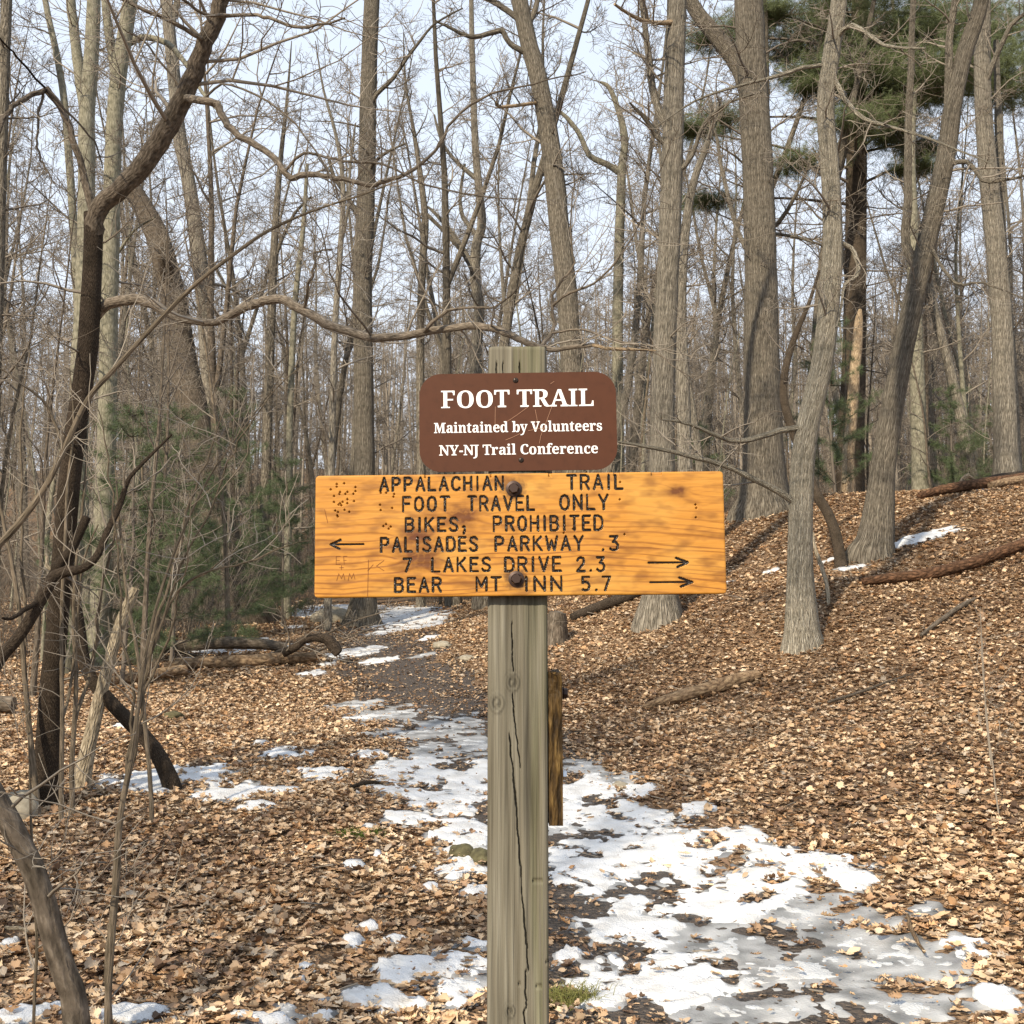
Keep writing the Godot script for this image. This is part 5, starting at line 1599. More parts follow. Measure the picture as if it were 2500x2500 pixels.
		["pale straight trunk standing between the leaning tree and the bank log", "bark_beech", "twig", .005, [5, 5, 6], 1.6, .5, [[Vector3(10.072, 4.716, -27), Vector3(10.092, 6.298, -27), Vector3(10.119, 7.853, -27), Vector3(10.135, 9.64, -27), Vector3(10.174, 11.993, -27), Vector3(10.195, 13.954, -27), Vector3(10.355, 15.725, -27)], [0.2404, 0.1903, 0.1803, 0.1703, 0.1502, 0.1302, 0.0901]]],
		["dark straight tree flaring at its foot beside the distant trail snow", "bark_brown", "twig_dark", .005, [6, 6, 7], 2.2, .3, [[Vector3(-3.511, 1.94, -26.063), Vector3(-3.507, 2.325, -26.063), Vector3(-3.495, 2.806, -26.063), Vector3(-3.507, 4.164, -26.063), Vector3(-3.554, 7.132, -26.063), Vector3(-3.642, 10.18, -26.063), Vector3(-3.602, 12.049, -26.063), Vector3(-3.584, 13.524, -26.063), Vector3(-3.573, 15.449, -26.063), Vector3(-3.524, 17.625, -26.063), Vector3(-3.488, 19.396, -26.063)], [0.522, 0.3577, 0.29, 0.2514, 0.2417, 0.232, 0.2224, 0.2127, 0.203, 0.1933, 0.1547], [Vector3(-3.643, 11.399, -26), Vector3(-3.814, 12.023, -26), Vector3(-4.124, 12.547, -26), Vector3(-4.383, 12.967, -26), Vector3(-4.545, 13.495, -26)], [0.0772, 0.0675, 0.0579, 0.0482, 0.0338], [Vector3(-3.573, 14.664, -26), Vector3(-3.339, 15.024, -25.868), Vector3(-2.921, 15.364, -25.705), Vector3(-2.402, 15.971, -25.457), Vector3(-1.89, 16.476, -25.232), Vector3(-1.185, 16.759, -25)], [0.0675, 0.0576, 0.0477, 0.0378, 0.0281, 0.0185], [Vector3(-3.589, 13.073, -26), Vector3(-3.177, 13.29, -25.555), Vector3(-2.529, 13.341, -25)], [0.0579, 0.0427, 0.0232]]],
		["ridged tree leaning away behind the top of the post", "bark_brown", "twig_dark", .005, [6, 5, 7], 2.0, .45, [[Vector3(1.56, 2.817, -26), Vector3(1.531, 4.158, -26), Vector3(1.486, 6.123, -26), Vector3(1.44, 8.123, -26), Vector3(1.314, 10.159, -26), Vector3(1.162, 11.606, -26), Vector3(1.009, 13.283, -26), Vector3(0.862, 14.344, -26), Vector3(0.632, 15.63, -26), Vector3(0.43, 16.387, -26), Vector3(0.185, 17.586, -26), Vector3(0.021, 18.687, -26)], [0.3665, 0.3086, 0.2797, 0.2604, 0.2507, 0.2459, 0.2411, 0.2315, 0.2218, 0.2122, 0.2025, 0.1639], [Vector3(0.267, 16.93, -26), Vector3(0, 17.203, -26), Vector3(-0.36, 17.476, -26), Vector3(-0.72, 17.695, -26)], [0.0868, 0.082, 0.0772, 0.0675], [Vector3(0.43, 16.821, -26), Vector3(0.565, 17.258, -26), Vector3(0.679, 17.805, -26)], [0.0772, 0.0723, 0.0579], [Vector3(0.266, 16.04, -26), Vector3(0.122, 16.275, -25.956), Vector3(-0.102, 16.444, -25.912), Vector3(-0.245, 16.679, -25.868), Vector3(-0.509, 16.611, -25.827), Vector3(-0.913, 16.466, -25.762), Vector3(-1.215, 16.503, -25.714), Vector3(-1.517, 16.643, -25.66), Vector3(-1.868, 16.78, -25.6)], [0.082, 0.077, 0.0721, 0.072, 0.0671, 0.0621, 0.0525, 0.0428, 0.0237], [Vector3(0.61, 14.878, -26), Vector3(-0.295, 14.343, -25.199), Vector3(-0.342, 14.469, -25)], [0.0482, 0.0374, 0.0185]]],
		["grey smooth-barked tree forking high above the dark leaning tree", "bark_beech", "twig", .004, [6, 5, 7], 1.5, .4, [[Vector3(-6.497, 1.076, -16.085), Vector3(-6.461, 1.615, -16.085), Vector3(-6.411, 2.564, -16.085), Vector3(-6.409, 4.073, -16.085), Vector3(-6.432, 5.616, -16.085), Vector3(-6.429, 6.876, -16.085), Vector3(-6.465, 8.483, -16.085), Vector3(-6.513, 9.531, -16.085), Vector3(-6.489, 10.394, -16.085), Vector3(-6.487, 11.2, -16.085), Vector3(-6.51, 12.289, -16.085)], [0.2267, 0.173, 0.1551, 0.1432, 0.1372, 0.1313, 0.1253, 0.1193, 0.1104, 0.1044, 0.0895], [Vector3(-6.884, 9.846, -17), Vector3(-7.019, 10.615, -17), Vector3(-7.128, 11.251, -17), Vector3(-7.208, 11.82, -17), Vector3(-7.313, 12.61, -17)], [0.0883, 0.0946, 0.0883, 0.082, 0.0694]]],
		["twin smooth-barked tree standing close beside the forking grey one", "bark_beech", "twig", .004, [6, 5, 7], 1.5, .4, [[Vector3(-6.272, 1.158, -16.901), Vector3(-6.269, 1.99, -16.901), Vector3(-6.287, 3.245, -16.901), Vector3(-6.292, 4.522, -16.901), Vector3(-6.338, 6.481, -16.901), Vector3(-6.363, 7.817, -16.901), Vector3(-6.395, 9.177, -16.901), Vector3(-6.376, 10.423, -16.901), Vector3(-6.284, 11.406, -16.901), Vector3(-6.178, 12.402, -16.901), Vector3(-6.076, 13.557, -16.901)], [0.2069, 0.1693, 0.1505, 0.1442, 0.1379, 0.1316, 0.1285, 0.1254, 0.1191, 0.1128, 0.094], [Vector3(-6.78, 11.074, -18), Vector3(-6.894, 11.597, -18), Vector3(-7.012, 12.198, -18), Vector3(-7.094, 12.956, -18)], [0.0935, 0.0868, 0.0801, 0.0668], [Vector3(-6.736, 11.709, -18), Vector3(-6.476, 11.853, -17.885), Vector3(-6.158, 11.82, -17.777), Vector3(-5.836, 11.643, -17.661), Vector3(-5.498, 11.247, -17.504), Vector3(-5.101, 10.58, -17.268), Vector3(-4.574, 9.915, -17)], [0.0668, 0.0597, 0.056, 0.0491, 0.0422, 0.032, 0.0158], [Vector3(-6.758, 7.938, -18), Vector3(-6.508, 8.155, -17.814), Vector3(-6.246, 8.366, -17.623), Vector3(-5.84, 8.489, -17.4)], [0.0334, 0.0264, 0.0196, 0.0129]]],
		["old rough-barked tree leaning to a broken top over the fallen logs", "bark_limb", "twig", .005, [4, 5, 6], 1.6, .5, [[Vector3(-6.585, 2.065, -26.536), Vector3(-6.631, 2.339, -26.536), Vector3(-6.763, 2.829, -26.536), Vector3(-7.101, 4.212, -26.536), Vector3(-7.504, 5.914, -26.536), Vector3(-7.855, 7.437, -26.536), Vector3(-8.15, 8.671, -26.536), Vector3(-8.356, 9.918, -26.536), Vector3(-8.638, 10.967, -26.536), Vector3(-8.926, 11.814, -26.536), Vector3(-9.278, 12.453, -26.536), Vector3(-9.531, 12.881, -26.536), Vector3(-9.771, 13.203, -26.536)], [1.0335, 0.812, 0.5807, 0.4528, 0.4036, 0.3642, 0.3347, 0.315, 0.2953, 0.2756, 0.2461, 0.2264, 0.1673], [Vector3(-8.369, 10.365, -26), Vector3(-8.362, 10.699, -25.779), Vector3(-8.369, 10.945, -25.612), Vector3(-8.3, 11.107, -25.5)], [0.1929, 0.2008, 0.1805, 0.0662]]],
		["shaggy grey tree rising behind the broken-topped one", "bark_wood", "twig", .0048, [6, 5, 6], 1.8, .4, [[Vector3(-7.735, 2.359, -29), Vector3(-7.882, 5.55, -29), Vector3(-8.102, 8.32, -29), Vector3(-8.364, 10.923, -29), Vector3(-8.626, 12.767, -29), Vector3(-8.902, 14.285, -29), Vector3(-9.169, 15.464, -29), Vector3(-9.36, 17.015, -29), Vector3(-9.581, 18.705, -29), Vector3(-9.75, 20.171, -29)], [0.2689, 0.2366, 0.2151, 0.2044, 0.1936, 0.1882, 0.1829, 0.1775, 0.1667, 0.1506], [Vector3(-9.297, 16.536, -29), Vector3(-9.498, 17.375, -29), Vector3(-9.504, 18.462, -29), Vector3(-9.393, 19.192, -29), Vector3(-9.305, 19.926, -29)], [0.1076, 0.0968, 0.0914, 0.0861, 0.0753], [Vector3(-8.731, 13.232, -29), Vector3(-8.365, 12.303, -29), Vector3(-7.654, 10.923, -29), Vector3(-7.174, 9.671, -29)], [0.0645, 0.0538, 0.043, 0.0269]]],
		["slim tree at the edge of the woods with a narrow straight trunk", "bark_beech", "twig", .004, [6, 5, 6], 1.4, .35, [[Vector3(-7.246, 1.365, -19), Vector3(-7.433, 4.17, -19), Vector3(-7.661, 7.094, -19), Vector3(-7.833, 8.899, -19), Vector3(-7.986, 10.279, -19), Vector3(-8.127, 11.368, -19), Vector3(-8.303, 12.234, -19), Vector3(-8.488, 12.949, -19), Vector3(-8.663, 13.75, -19)], [0.0846, 0.0775, 0.074, 0.0705, 0.067, 0.0634, 0.0599, 0.0564, 0.0458]]],
		["trunk standing at the edge of the woods past the forking grey tree", "bark_brown", "twig_dark", .004, [6, 5, 6], 1.6, .35, [[Vector3(-8.556, 1.276, -18), Vector3(-8.592, 4.032, -18), Vector3(-8.644, 6.802, -18), Vector3(-8.706, 8.946, -18), Vector3(-8.747, 10.703, -18), Vector3(-8.771, 12.198, -18), Vector3(-8.786, 13.261, -18)], [0.1335, 0.1202, 0.1135, 0.1068, 0.1001, 0.0935, 0.0801]]],
		["slim tree with wavy trunk and low forks behind the post", "bark_wood", "twig", .005, [6, 5, 6], 1.7, .35, [[Vector3(-0.942, 2.659, -31), Vector3(-0.952, 5.825, -31), Vector3(-0.984, 8.189, -31), Vector3(-1.013, 9.869, -31), Vector3(-0.947, 11.082, -31), Vector3(-1.069, 12.06, -31), Vector3(-1.037, 13.045, -31), Vector3(-0.884, 13.727, -31), Vector3(-0.984, 14.912, -31), Vector3(-1.085, 16.171, -31), Vector3(-1.14, 17.697, -31), Vector3(-1.196, 19.499, -31), Vector3(-1.228, 21.193, -31)], [0.184, 0.1667, 0.161, 0.1552, 0.1495, 0.1552, 0.1437, 0.1322, 0.115, 0.1035, 0.092, 0.0805, 0.0575], [Vector3(-0.998, 12.244, -31), Vector3(-1.49, 13.045, -31), Vector3(-2.032, 13.789, -31), Vector3(-2.455, 14.224, -31)], [0.0977, 0.0805, 0.0632, 0.0345], [Vector3(-1.074, 13.354, -31), Vector3(-1.435, 13.913, -31), Vector3(-1.511, 14.662, -31), Vector3(-1.384, 15.54, -31)], [0.0747, 0.0632, 0.0517, 0.0345], [Vector3(-1.045, 15.037, -31), Vector3(-1.564, 15.54, -31), Vector3(-2.05, 16.171, -31), Vector3(-2.299, 17.059, -31)], [0.0805, 0.0632, 0.046, 0.0287]]],
		["pale winding tree standing behind the tall pale-barked one", "bark_beech", "twig_pale", .005, [6, 5, 6], 1.7, .4, [[Vector3(3.111, 3.727, -32), Vector3(3.122, 6.569, -32), Vector3(3.125, 9.02, -32), Vector3(3.146, 10.887, -32), Vector3(3.209, 13.161, -32), Vector3(3.292, 14.955, -32), Vector3(3.327, 15.861, -32), Vector3(3.437, 16.773, -32), Vector3(3.248, 17.691, -32), Vector3(2.981, 18.416, -32), Vector3(2.695, 18.614, -32)], [0.2018, 0.178, 0.1662, 0.1602, 0.1484, 0.1424, 0.1306, 0.1068, 0.089, 0.0712, 0.0356], [Vector3(3.287, 15.667, -32), Vector3(2.856, 15.991, -32), Vector3(2.362, 16.251, -32), Vector3(1.994, 17.035, -32), Vector3(1.499, 17.625, -32), Vector3(1, 17.796, -32)], [0.1128, 0.1009, 0.089, 0.0772, 0.0593, 0.0356]]],
		["thin pale trunk standing in the woods beyond the fallen logs", "bark_beech", "twig_pale", .005, [5, 5, 6], 1.5, .35, [[Vector3(-5.538, 2.121, -27.262), Vector3(-5.542, 2.763, -27.262), Vector3(-5.558, 4.284, -27.262), Vector3(-5.577, 6.345, -27.262), Vector3(-5.565, 8.442, -27.262), Vector3(-5.506, 10.362, -27.262), Vector3(-5.357, 12.095, -27.262), Vector3(-5.29, 13.853, -27.262)], [0.1416, 0.1011, 0.091, 0.086, 0.0809, 0.0758, 0.0607, 0.0404]]],
		["thin dark tree with forked crown in the woods past the dark straight tree", "bark_brown", "twig_dark", .005, [6, 6, 6], 1.8, .3, [[Vector3(-2.469, 2.482, -30), Vector3(-2.493, 5.687, -30), Vector3(-2.544, 8.553, -30), Vector3(-2.552, 10.539, -30), Vector3(-2.511, 12.197, -30), Vector3(-2.453, 13.394, -30), Vector3(-2.617, 14.845, -30), Vector3(-2.805, 16.067, -30), Vector3(-3.055, 17.548, -30), Vector3(-3.131, 19.045, -30)], [0.1335, 0.1224, 0.1168, 0.1113, 0.1057, 0.1001, 0.0779, 0.0556, 0.0334, 0.0111], [Vector3(-2.478, 13.635, -30), Vector3(-1.965, 13.154, -30), Vector3(-1.383, 12.435, -30), Vector3(-1.035, 11.721, -30)], [0.0612, 0.0556, 0.0501, 0.0445]]],
		["slender dark tree near the dark straight one", "bark_brown", "twig_dark", .005, [6, 6, 6], 1.7, .25, [[Vector3(-6.324, 2.224, -28), Vector3(-6.31, 5.412, -28), Vector3(-6.296, 8.086, -28), Vector3(-6.27, 10.379, -28), Vector3(-6.235, 12.38, -28), Vector3(-6.151, 14.186, -28), Vector3(-6.018, 15.903, -28), Vector3(-5.928, 17.645, -28)], [0.135, 0.1246, 0.1194, 0.1091, 0.0935, 0.0675, 0.0415, 0.0104], [Vector3(-6.256, 11.487, -28), Vector3(-6.036, 12.156, -28), Vector3(-5.728, 12.829, -28), Vector3(-5.305, 13.28, -28)], [0.0623, 0.0519, 0.0415, 0.026]]],
		["thin tree leaning over the woods between the two dark trees", "bark_wood", "twig", .005, [6, 6, 6], 1.7, .25, [[Vector3(-3.99, 1.738, -24), Vector3(-3.98, 4.408, -24), Vector3(-3.97, 6.69, -24), Vector3(-3.951, 8.553, -24), Vector3(-3.873, 10.258, -24), Vector3(-3.827, 11.798, -24), Vector3(-4.018, 13.065, -24), Vector3(-4.32, 14.15, -24), Vector3(-4.533, 15.346, -24)], [0.089, 0.0801, 0.0757, 0.0712, 0.0668, 0.0534, 0.0401, 0.0267, 0.0089], [Vector3(-3.858, 10.449, -24), Vector3(-3.709, 11.411, -24), Vector3(-3.67, 12.381, -24), Vector3(-3.575, 13.36, -24)], [0.0401, 0.0356, 0.0312, 0.0178]]],
	]
	for row in list:
		var l: Array = row[7]
		var big: float = l[1][2]
		var t := tree_thing("bare_tree", row[0], "", l[0], l[1], M[row[1]], 44 if big > 0.11 and row[1] != "bark_beech" else 16, 0.06)
		var tw := Buf.new()
		var counts: Array = row[4].duplicate()
		counts.reverse()
		if counts.size() == 3:
			counts[2] += 7
			counts[1] += 1
			counts[0] += 3
		if counts.size() == 3:
			sprout(tw, t.pts, t.rad[6], t.rad[t.rad.size() - 1], 2, counts, row[5], row[6], 1.15, row[3])
		else:
			sprout(tw, t.pts, t.rad[6], t.rad[t.rad.size() - 1], 1, counts, row[5], row[6], 1.1, row[3])
		var q := 2
		while q < l.size():
			var mat: Material = M.bark_pale if (row[0].begins_with("ridged tree") and q == 8) or (row[0].begins_with("tall pale") and q == 6) else M[row[1]]
			var s := limb(t, l[q], l[q + 1], mat, "limb", 3, 8)
			var r: PackedFloat32Array = s[1]
			sprout(tw, s[0], r[0], r[r.size() - 1], 1, [6, 7], row[5] * 0.7, 0.25, 0.95, row[3])
			q += 2
		part(t.node, "crown", tw, M[row[2]])
	# the rotten snag before the pine
	var sn := tree_thing("dead_snag", "orange-brown rotten snag standing before the pine trunk", "", [Vector3(7.506, 4.589, -24.5), Vector3(7.541, 5.486, -24.5), Vector3(7.627, 6.327, -24.5), Vector3(7.764, 7.553, -24.5), Vector3(7.874, 8.507, -24.5), Vector3(7.916, 8.891, -24.5), Vector3(7.953, 9.131, -24.5)], [0.1818, 0.1454, 0.1272, 0.1181, 0.1091, 0.0909, 0.0364], M.bark_pale, 10, 0.16)
	limb(sn, [Vector3(7.517, 6.682, -24.4), Vector3(7.475, 6.027, -24.4), Vector3(7.424, 5.1, -24.4)], [0.0453, 0.0543, 0.0634], M.snag, "split", 3, 6)


# ---------------------------------------------------------------- evergreens
func tuft() -> Buf:
	var b := Buf.new()
	for q in 34:
		var d := (Vector3(0, 0, 1) * rng.randf_range(-0.2, 1.2) + rand_dir()).normalized()
		var s := d.cross(rand_dir()).normalized() * 0.014
		var p := d * 0.05 + Vector3(0, 0, rng.randf_range(-.35, .35))
		var o := b.v.size()
		for v: Vector3 in [p - s, p + s, p + d * rng.randf_range(.6, 1.0) + Vector3(0, -.08, 0)]:
			b.v.append(v)
		b.i.append_array([o, o + 1, o + 2])
	return b


func needles(parent: Node, spots: Array, mesh: Mesh) -> void:
	var mm := MultiMesh.new()
	mm.transform_format = MultiMesh.TRANSFORM_3D
	mm.mesh = mesh
	mm.instance_count = spots.size()
	for q in spots.size():
		mm.set_instance_transform(q, spots[q])
	var o := MultiMeshInstance3D.new()
	o.name = "needles"
	o.multimesh = mm
	parent.add_child(o, true)
	tag(o, "", "", "", "stuff")


func make_pines() -> void:
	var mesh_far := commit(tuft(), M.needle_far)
	var mesh_near := commit(tuft(), M.needle)
	# the tall pine behind the bank: a dark trunk and flat pads of needles
	var t := tree_thing("pine_tree", "tall dark pine with flat pads of green needles behind the bank", "", [Vector3(8.924, 4.523, -29), Vector3(9.007, 6.65, -29), Vector3(9.176, 8.881, -29), Vector3(9.304, 11.152, -29), Vector3(9.411, 13.465, -29), Vector3(9.521, 15.82, -29), Vector3(9.632, 17.616, -29), Vector3(9.746, 19.436, -29), Vector3(9.865, 21.406, -29), Vector3(10.048, 24.418, -29)], [0.4303, 0.355, 0.3119, 0.2904, 0.2797, 0.2689, 0.2474, 0.2259, 0.1936, 0.1291], M.bark_pine, 14, 0.05)
	var pads := [[2200, 130, 150, 34], [2300, 165, 90, 26], [2130, 170, 90, 36], [2010, 40, 60, 40], [2060, 100, 70, 30], [1965, 185, 50, 18], [2430, 120, 90, 30], [2440, 190, 70, 26], [2240, 195, 120, 20], [2130, 245, 60, 40], [2265, 230, 40, 28], [1760, 295, 52, 26], [1690, 320, 34, 14], [1728, 492, 46, 16], [1950, 400, 55, 30], [2170, 330, 45, 50], [2245, 365, 34, 30], [1735, 95, 50, 34], [1885, 30, 34, 36], [2200, 40, 110, 36], [2050, -20, 90, 30], [2290, 70, 70, 24], [1930, 130, 40, 16], [2120, -60, 160, 40], [2150, 120, 60, 30], [2400, 160, 60, 20], [2175, 270, 40, 24], [1990, 215, 40, 14], [2230, 410, 40, 16], [2350, 40, 120, 24], [2250, 100, 120, 24], [2050, 150, 90, 24], [2150, 210, 110, 20], [2450, 60, 90, 26], [1960, 90, 70, 24], [2330, 210, 90, 20], [1830, 60, 60, 26], [2480, 230, 60, 20], [2090, 300, 60, 26]]
	var limbs := Buf.new()
	var spots := []
	for p in pads:
		var d := 29.0 + rng.randf_range(-2.2, 1.6)
		var c: Vector3 = spot(p[0], p[1], d) - t.base
		var a: float = p[2] * 1.3 * d / 2696.0
		var e: float = p[3] * 0.6 * d / 2696.0
		var root := Vector3(0.25, c.y - 0.5 - c.x * 0.0, 0)
		var best := 1e9
		for v: Vector3 in t.pts:
			if absf(v.y - (c.y - 0.45)) < best:
				best = absf(v.y - (c.y - 0.45))
				root = v
		var s := smooth([root, root.lerp(c, 0.5) + Vector3(0, 0.15, 0), c], [0.05, 0.035, 0.012], 4, 0.02)
		tube(limbs, s[0], s[1], 5)
		sprout(limbs, s[0], .03, .01, 1, [4, 7], a * 0.7, 0.4, 0.9, .006, 0.3)
		for q in int(360 + a * e * 1700):
			var v := Vector3(rng.randfn(0, 0.6) * a, rng.randfn(0, 0.5) * e, rng.randfn(0, 0.6) * a)
			spots.append(Transform3D(Basis(rand_dir(), rng.randf() * TAU) * Basis.from_scale(Vector3.ONE * rng.randf_range(.13, .22)), c + v))
	tag(part(t.node, "limbs", limbs, M.twig_dark), "", "", "", "stuff")
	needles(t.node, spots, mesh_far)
	# dead bare limbs low on the pine
	var dead := Buf.new()
	for q in 26:
		var f := rng.randf_range(0.25, 0.72)
		var pt: Vector3 = t.pts[int(f * (t.pts.size() - 1))]
		var a := rng.randf() * TAU
		branch(dead, pt, Vector3(cos(a), 0.02, sin(a)).normalized(), rng.randf_range(1.2, 3.4), .025, .006, 6, 0.1, 0.01, 4)
	tag(part(t.node, "dead_limbs", dead, M.twig_dark), "", "", "", "stuff")
	# young white pines of the understory
	var young := [[300, 1560, 15.0, 4.0, "young white pine glimpsed behind the dark leaning tree"], [420, 1540, 17.0, 4.2, "young white pine behind the pale broken stub"], [560, 1500, 22.0, 5.2, "young white pine beside the broken-topped tree"], [690, 1490, 25.0, 4.0, "young white pine just past the end of the wooden board"], [2040, 1215, 23.0, 4.0, "young pine behind the light grey tree on the bank"], [1700, 1275, 26.0, 3.0, "small pine between the tall pale-barked tree and the massive one"], [2330, 1180, 27.0, 3.2, "small pine beyond the bank log"], [2420, 1180, 30.0, 3.4, "small pine by the straight grey tree on the bank"]]
	for y in young:
		var at := spot(y[0], y[1], y[2])
		at.y = height(at.x, at.z) - 0.05
		var o := thing("young_pine", at, y[4], "pine", "young pines of the understory")
		var stem := Buf.new()
		var h: float = y[3]
		var line := smooth([Vector3.ZERO, Vector3(rng.randf_range(-.08, .08), h * .5, 0), Vector3(0, h, 0)], [.035, .022, .006], 4, 0.015)
		tube(stem, line[0], line[1], 6)
		part(o, "trunk", stem, M.twig_dark)
		var arms := Buf.new()
		var sp := []
		var lv := 0.35
		while lv < h - 0.2:
			var n := rng.randi_range(3, 5)
			for q in n:
				var a := TAU * q / n + rng.randf() * 0.8
				var ln := (h - lv) * 0.34 + 0.3
				ln *= rng.randf_range(0.6, 1.15)
				var br := branch(arms, Vector3(0, lv, 0), Vector3(cos(a), 0.3, sin(a)).normalized(), ln, .011, .004, 5, 0.1, 0.03, 3)
				for z in int(ln * 36):
					var f := rng.randf_range(0.25, 1.0) * 4.99
					var c := br[int(f)].lerp(br[int(f) + 1], fmod(f, 1.0)) + rand_dir() * 0.12 * rng.randf()
					sp.append(Transform3D(Basis(rand_dir(), rng.randf() * TAU) * Basis.from_scale(Vector3.ONE * rng.randf_range(.09, .15)), c))
			lv += rng.randf_range(0.25, 0.45)
		tag(part(o, "limbs", arms, M.twig_dark), "", "", "", "stuff")
		needles(o, sp, mesh_near)


func spot(px: float, py: float, d: float) -> Vector3:
	# a direction off the camera's axis and a distance, as a place in the scene
	var r := Vector3((px - 1250.0) / 2696.0, (1250.0 - py) / 2696.0, -1.0).rotated(Vector3.RIGHT, 0.11851)
	return Vector3(0, 1.55, 0) + r * (d / -r.z)


# ---------------------------------------------------------------- logs and fallen branches
func fallen(called: String, label: String, pts: Array, rad: Array, mat: Material, sides := 12, rough := 0.2, sink := 0.5) -> Dictionary:
	var at: Vector3 = pts[0]
	var o := thing(called, at, label, "log" if called == "log" else "branch")
	var s := smooth(shifted(pts, at), rad, 5, 0.004)
	var b := Buf.new()
	tube(b, s[0], s[1], sides, rough, true)
	part(o, "stem", b, mat)
	return {"node": o, "base": at, "pts": s[0], "rad": s[1], "lines": [s[0]]}


func make_logs() -> void:
	var tw := Buf.new()
	var t := fallen("log", "long red-brown rotten log lying up the leafy bank", [Vector3(4.32, 2.308, -13.6), Vector3(4.6, 2.342, -13.64), Vector3(4.975, 2.382, -13.692), Vector3(5.356, 2.446, -13.745), Vector3(5.794, 2.565, -13.805), Vector3(6.183, 2.703, -13.858), Vector3(6.687, 2.869, -13.926), Vector3(7.25, 3.032, -14)], [0.0454, 0.0632, 0.0711, 0.0714, 0.0717, 0.072, 0.0723, 0.0727], M.rot)
	t = fallen("log", "dark rotten log lying along the crest of the bank", [Vector3(7.134, 4.12, -19.2), Vector3(7.591, 4.244, -19.35), Vector3(8.265, 4.375, -19.565), Vector3(8.872, 4.469, -19.759), Vector3(9.659, 4.584, -20)], [0.0499, 0.0861, 0.0943, 0.0953, 0.0964], M.rot)
	t = fallen("log", "short pale-brown log on the crest of the bank", [Vector3(8.485, 4.333, -19.4), Vector3(8.966, 4.444, -19.651), Vector3(9.651, 4.563, -20)], [0.0648, 0.0802, 0.0816], M.deadwood)
	t = fallen("log", "black fallen trunk on the skyline of the bank", [Vector3(8.873, 4.584, -20.6), Vector3(9.316, 4.669, -20.725), Vector3(10.308, 4.789, -21)], [0.0611, 0.0922, 0.1013], M.bark_dark)
	t = fallen("broken_branch", "upright broken branch with a torn pale end on the crest", [Vector3(7.496, 3.804, -19.3), Vector3(7.764, 4.007, -19.409), Vector3(7.973, 4.318, -19.531), Vector3(8.097, 4.49, -19.6)], [0.0286, 0.0324, 0.0362, 0.0436], M.bark_limb, 8)
	limb(t, [Vector3(8.081, 4.461, -19.6), Vector3(8.173, 4.528, -19.6), Vector3(8.274, 4.49, -19.6)], [0.0436, 0.0509, 0.0218], M.bark_pale, "torn_end", 3, 6)
	t = fallen("log", "weathered split log lying alone in the leaves beyond the post", [Vector3(1.355, 0.891, -11.5), Vector3(1.478, 0.935, -11.532), Vector3(1.697, 0.991, -11.586), Vector3(2.008, 1.072, -11.66), Vector3(2.277, 1.142, -11.723), Vector3(2.458, 1.193, -11.765), Vector3(2.605, 1.225, -11.8)], [0.0299, 0.0471, 0.0645, 0.0692, 0.0696, 0.0655, 0.0481], M.deadwood, 26, 0.4)
	limb(t, [Vector3(2.346, 1.041, -11.75), Vector3(2.472, 1.093, -11.725), Vector3(2.555, 1.136, -11.708), Vector3(2.584, 1.171, -11.7)], [0.0392, 0.0391, 0.0304, 0.0108], M.deadwood, "splinter", 3, 6)
	limb(t, [Vector3(2.577, 1.039, -11.8), Vector3(2.739, 1.045, -11.862), Vector3(2.931, 1.059, -11.936), Vector3(3.101, 1.074, -12)], [0.035, 0.0264, 0.0199, 0.0089], M.deadwood, "splinter", 3, 6)
	t = fallen("log", "dark mossy log lying under the wooden board's lower edge", [Vector3(0.89, 1.933, -16.6), Vector3(1.236, 2.068, -16.716), Vector3(1.684, 2.235, -16.863), Vector3(2.107, 2.387, -17)], [0.0677, 0.0806, 0.0813, 0.0694], M.bark_dark)
	t = fallen("stump", "low rotten stump just behind the post", [Vector3(0.6, 1.449, -15.5), Vector3(0.618, 1.754, -15.5), Vector3(0.642, 1.98, -15.5)], [0.2012, 0.161, 0.115], M.bark_limb, 12, 0.3)
	t.node.set_meta("category", "stump")
	# the jumble of logs on the far side of the dark tree
	t = fallen("log", "mossy log lying lengthwise in the jumble left of the trail", [Vector3(-5.956, 1.406, -17.6), Vector3(-5.406, 1.496, -17.697), Vector3(-4.786, 1.551, -17.806), Vector3(-4.157, 1.556, -17.913), Vector3(-3.648, 1.486, -18)], [0.0783, 0.0919, 0.0925, 0.093, 0.0668], M.bark_limb)
	t = fallen("log", "brown crumbling log at the front of the jumble", [Vector3(-5.122, 1.215, -16.4), Vector3(-4.731, 1.254, -16.496), Vector3(-4.217, 1.28, -16.617), Vector3(-3.752, 1.302, -16.725), Vector3(-3.282, 1.333, -16.833), Vector3(-2.984, 1.338, -16.9)], [0.0608, 0.0857, 0.0925, 0.0931, 0.0874, 0.0564], M.deadwood)
	t = fallen("log", "thin brown log lying before the jumble", [Vector3(-5.41, 1.045, -14.9), Vector3(-5.1, 1.103, -15.276), Vector3(-4.813, 1.158, -15.609), Vector3(-4.642, 1.18, -15.8)], [0.0608, 0.0737, 0.0753, 0.0703], M.deadwood)
	t = fallen("log", "brown log lying past the dark tree's foot", [Vector3(-6.14, 0.857, -12.6), Vector3(-5.863, 0.872, -12.6), Vector3(-5.607, 0.868, -12.6)], [0.0935, 0.0981, 0.0935], M.bark_limb)
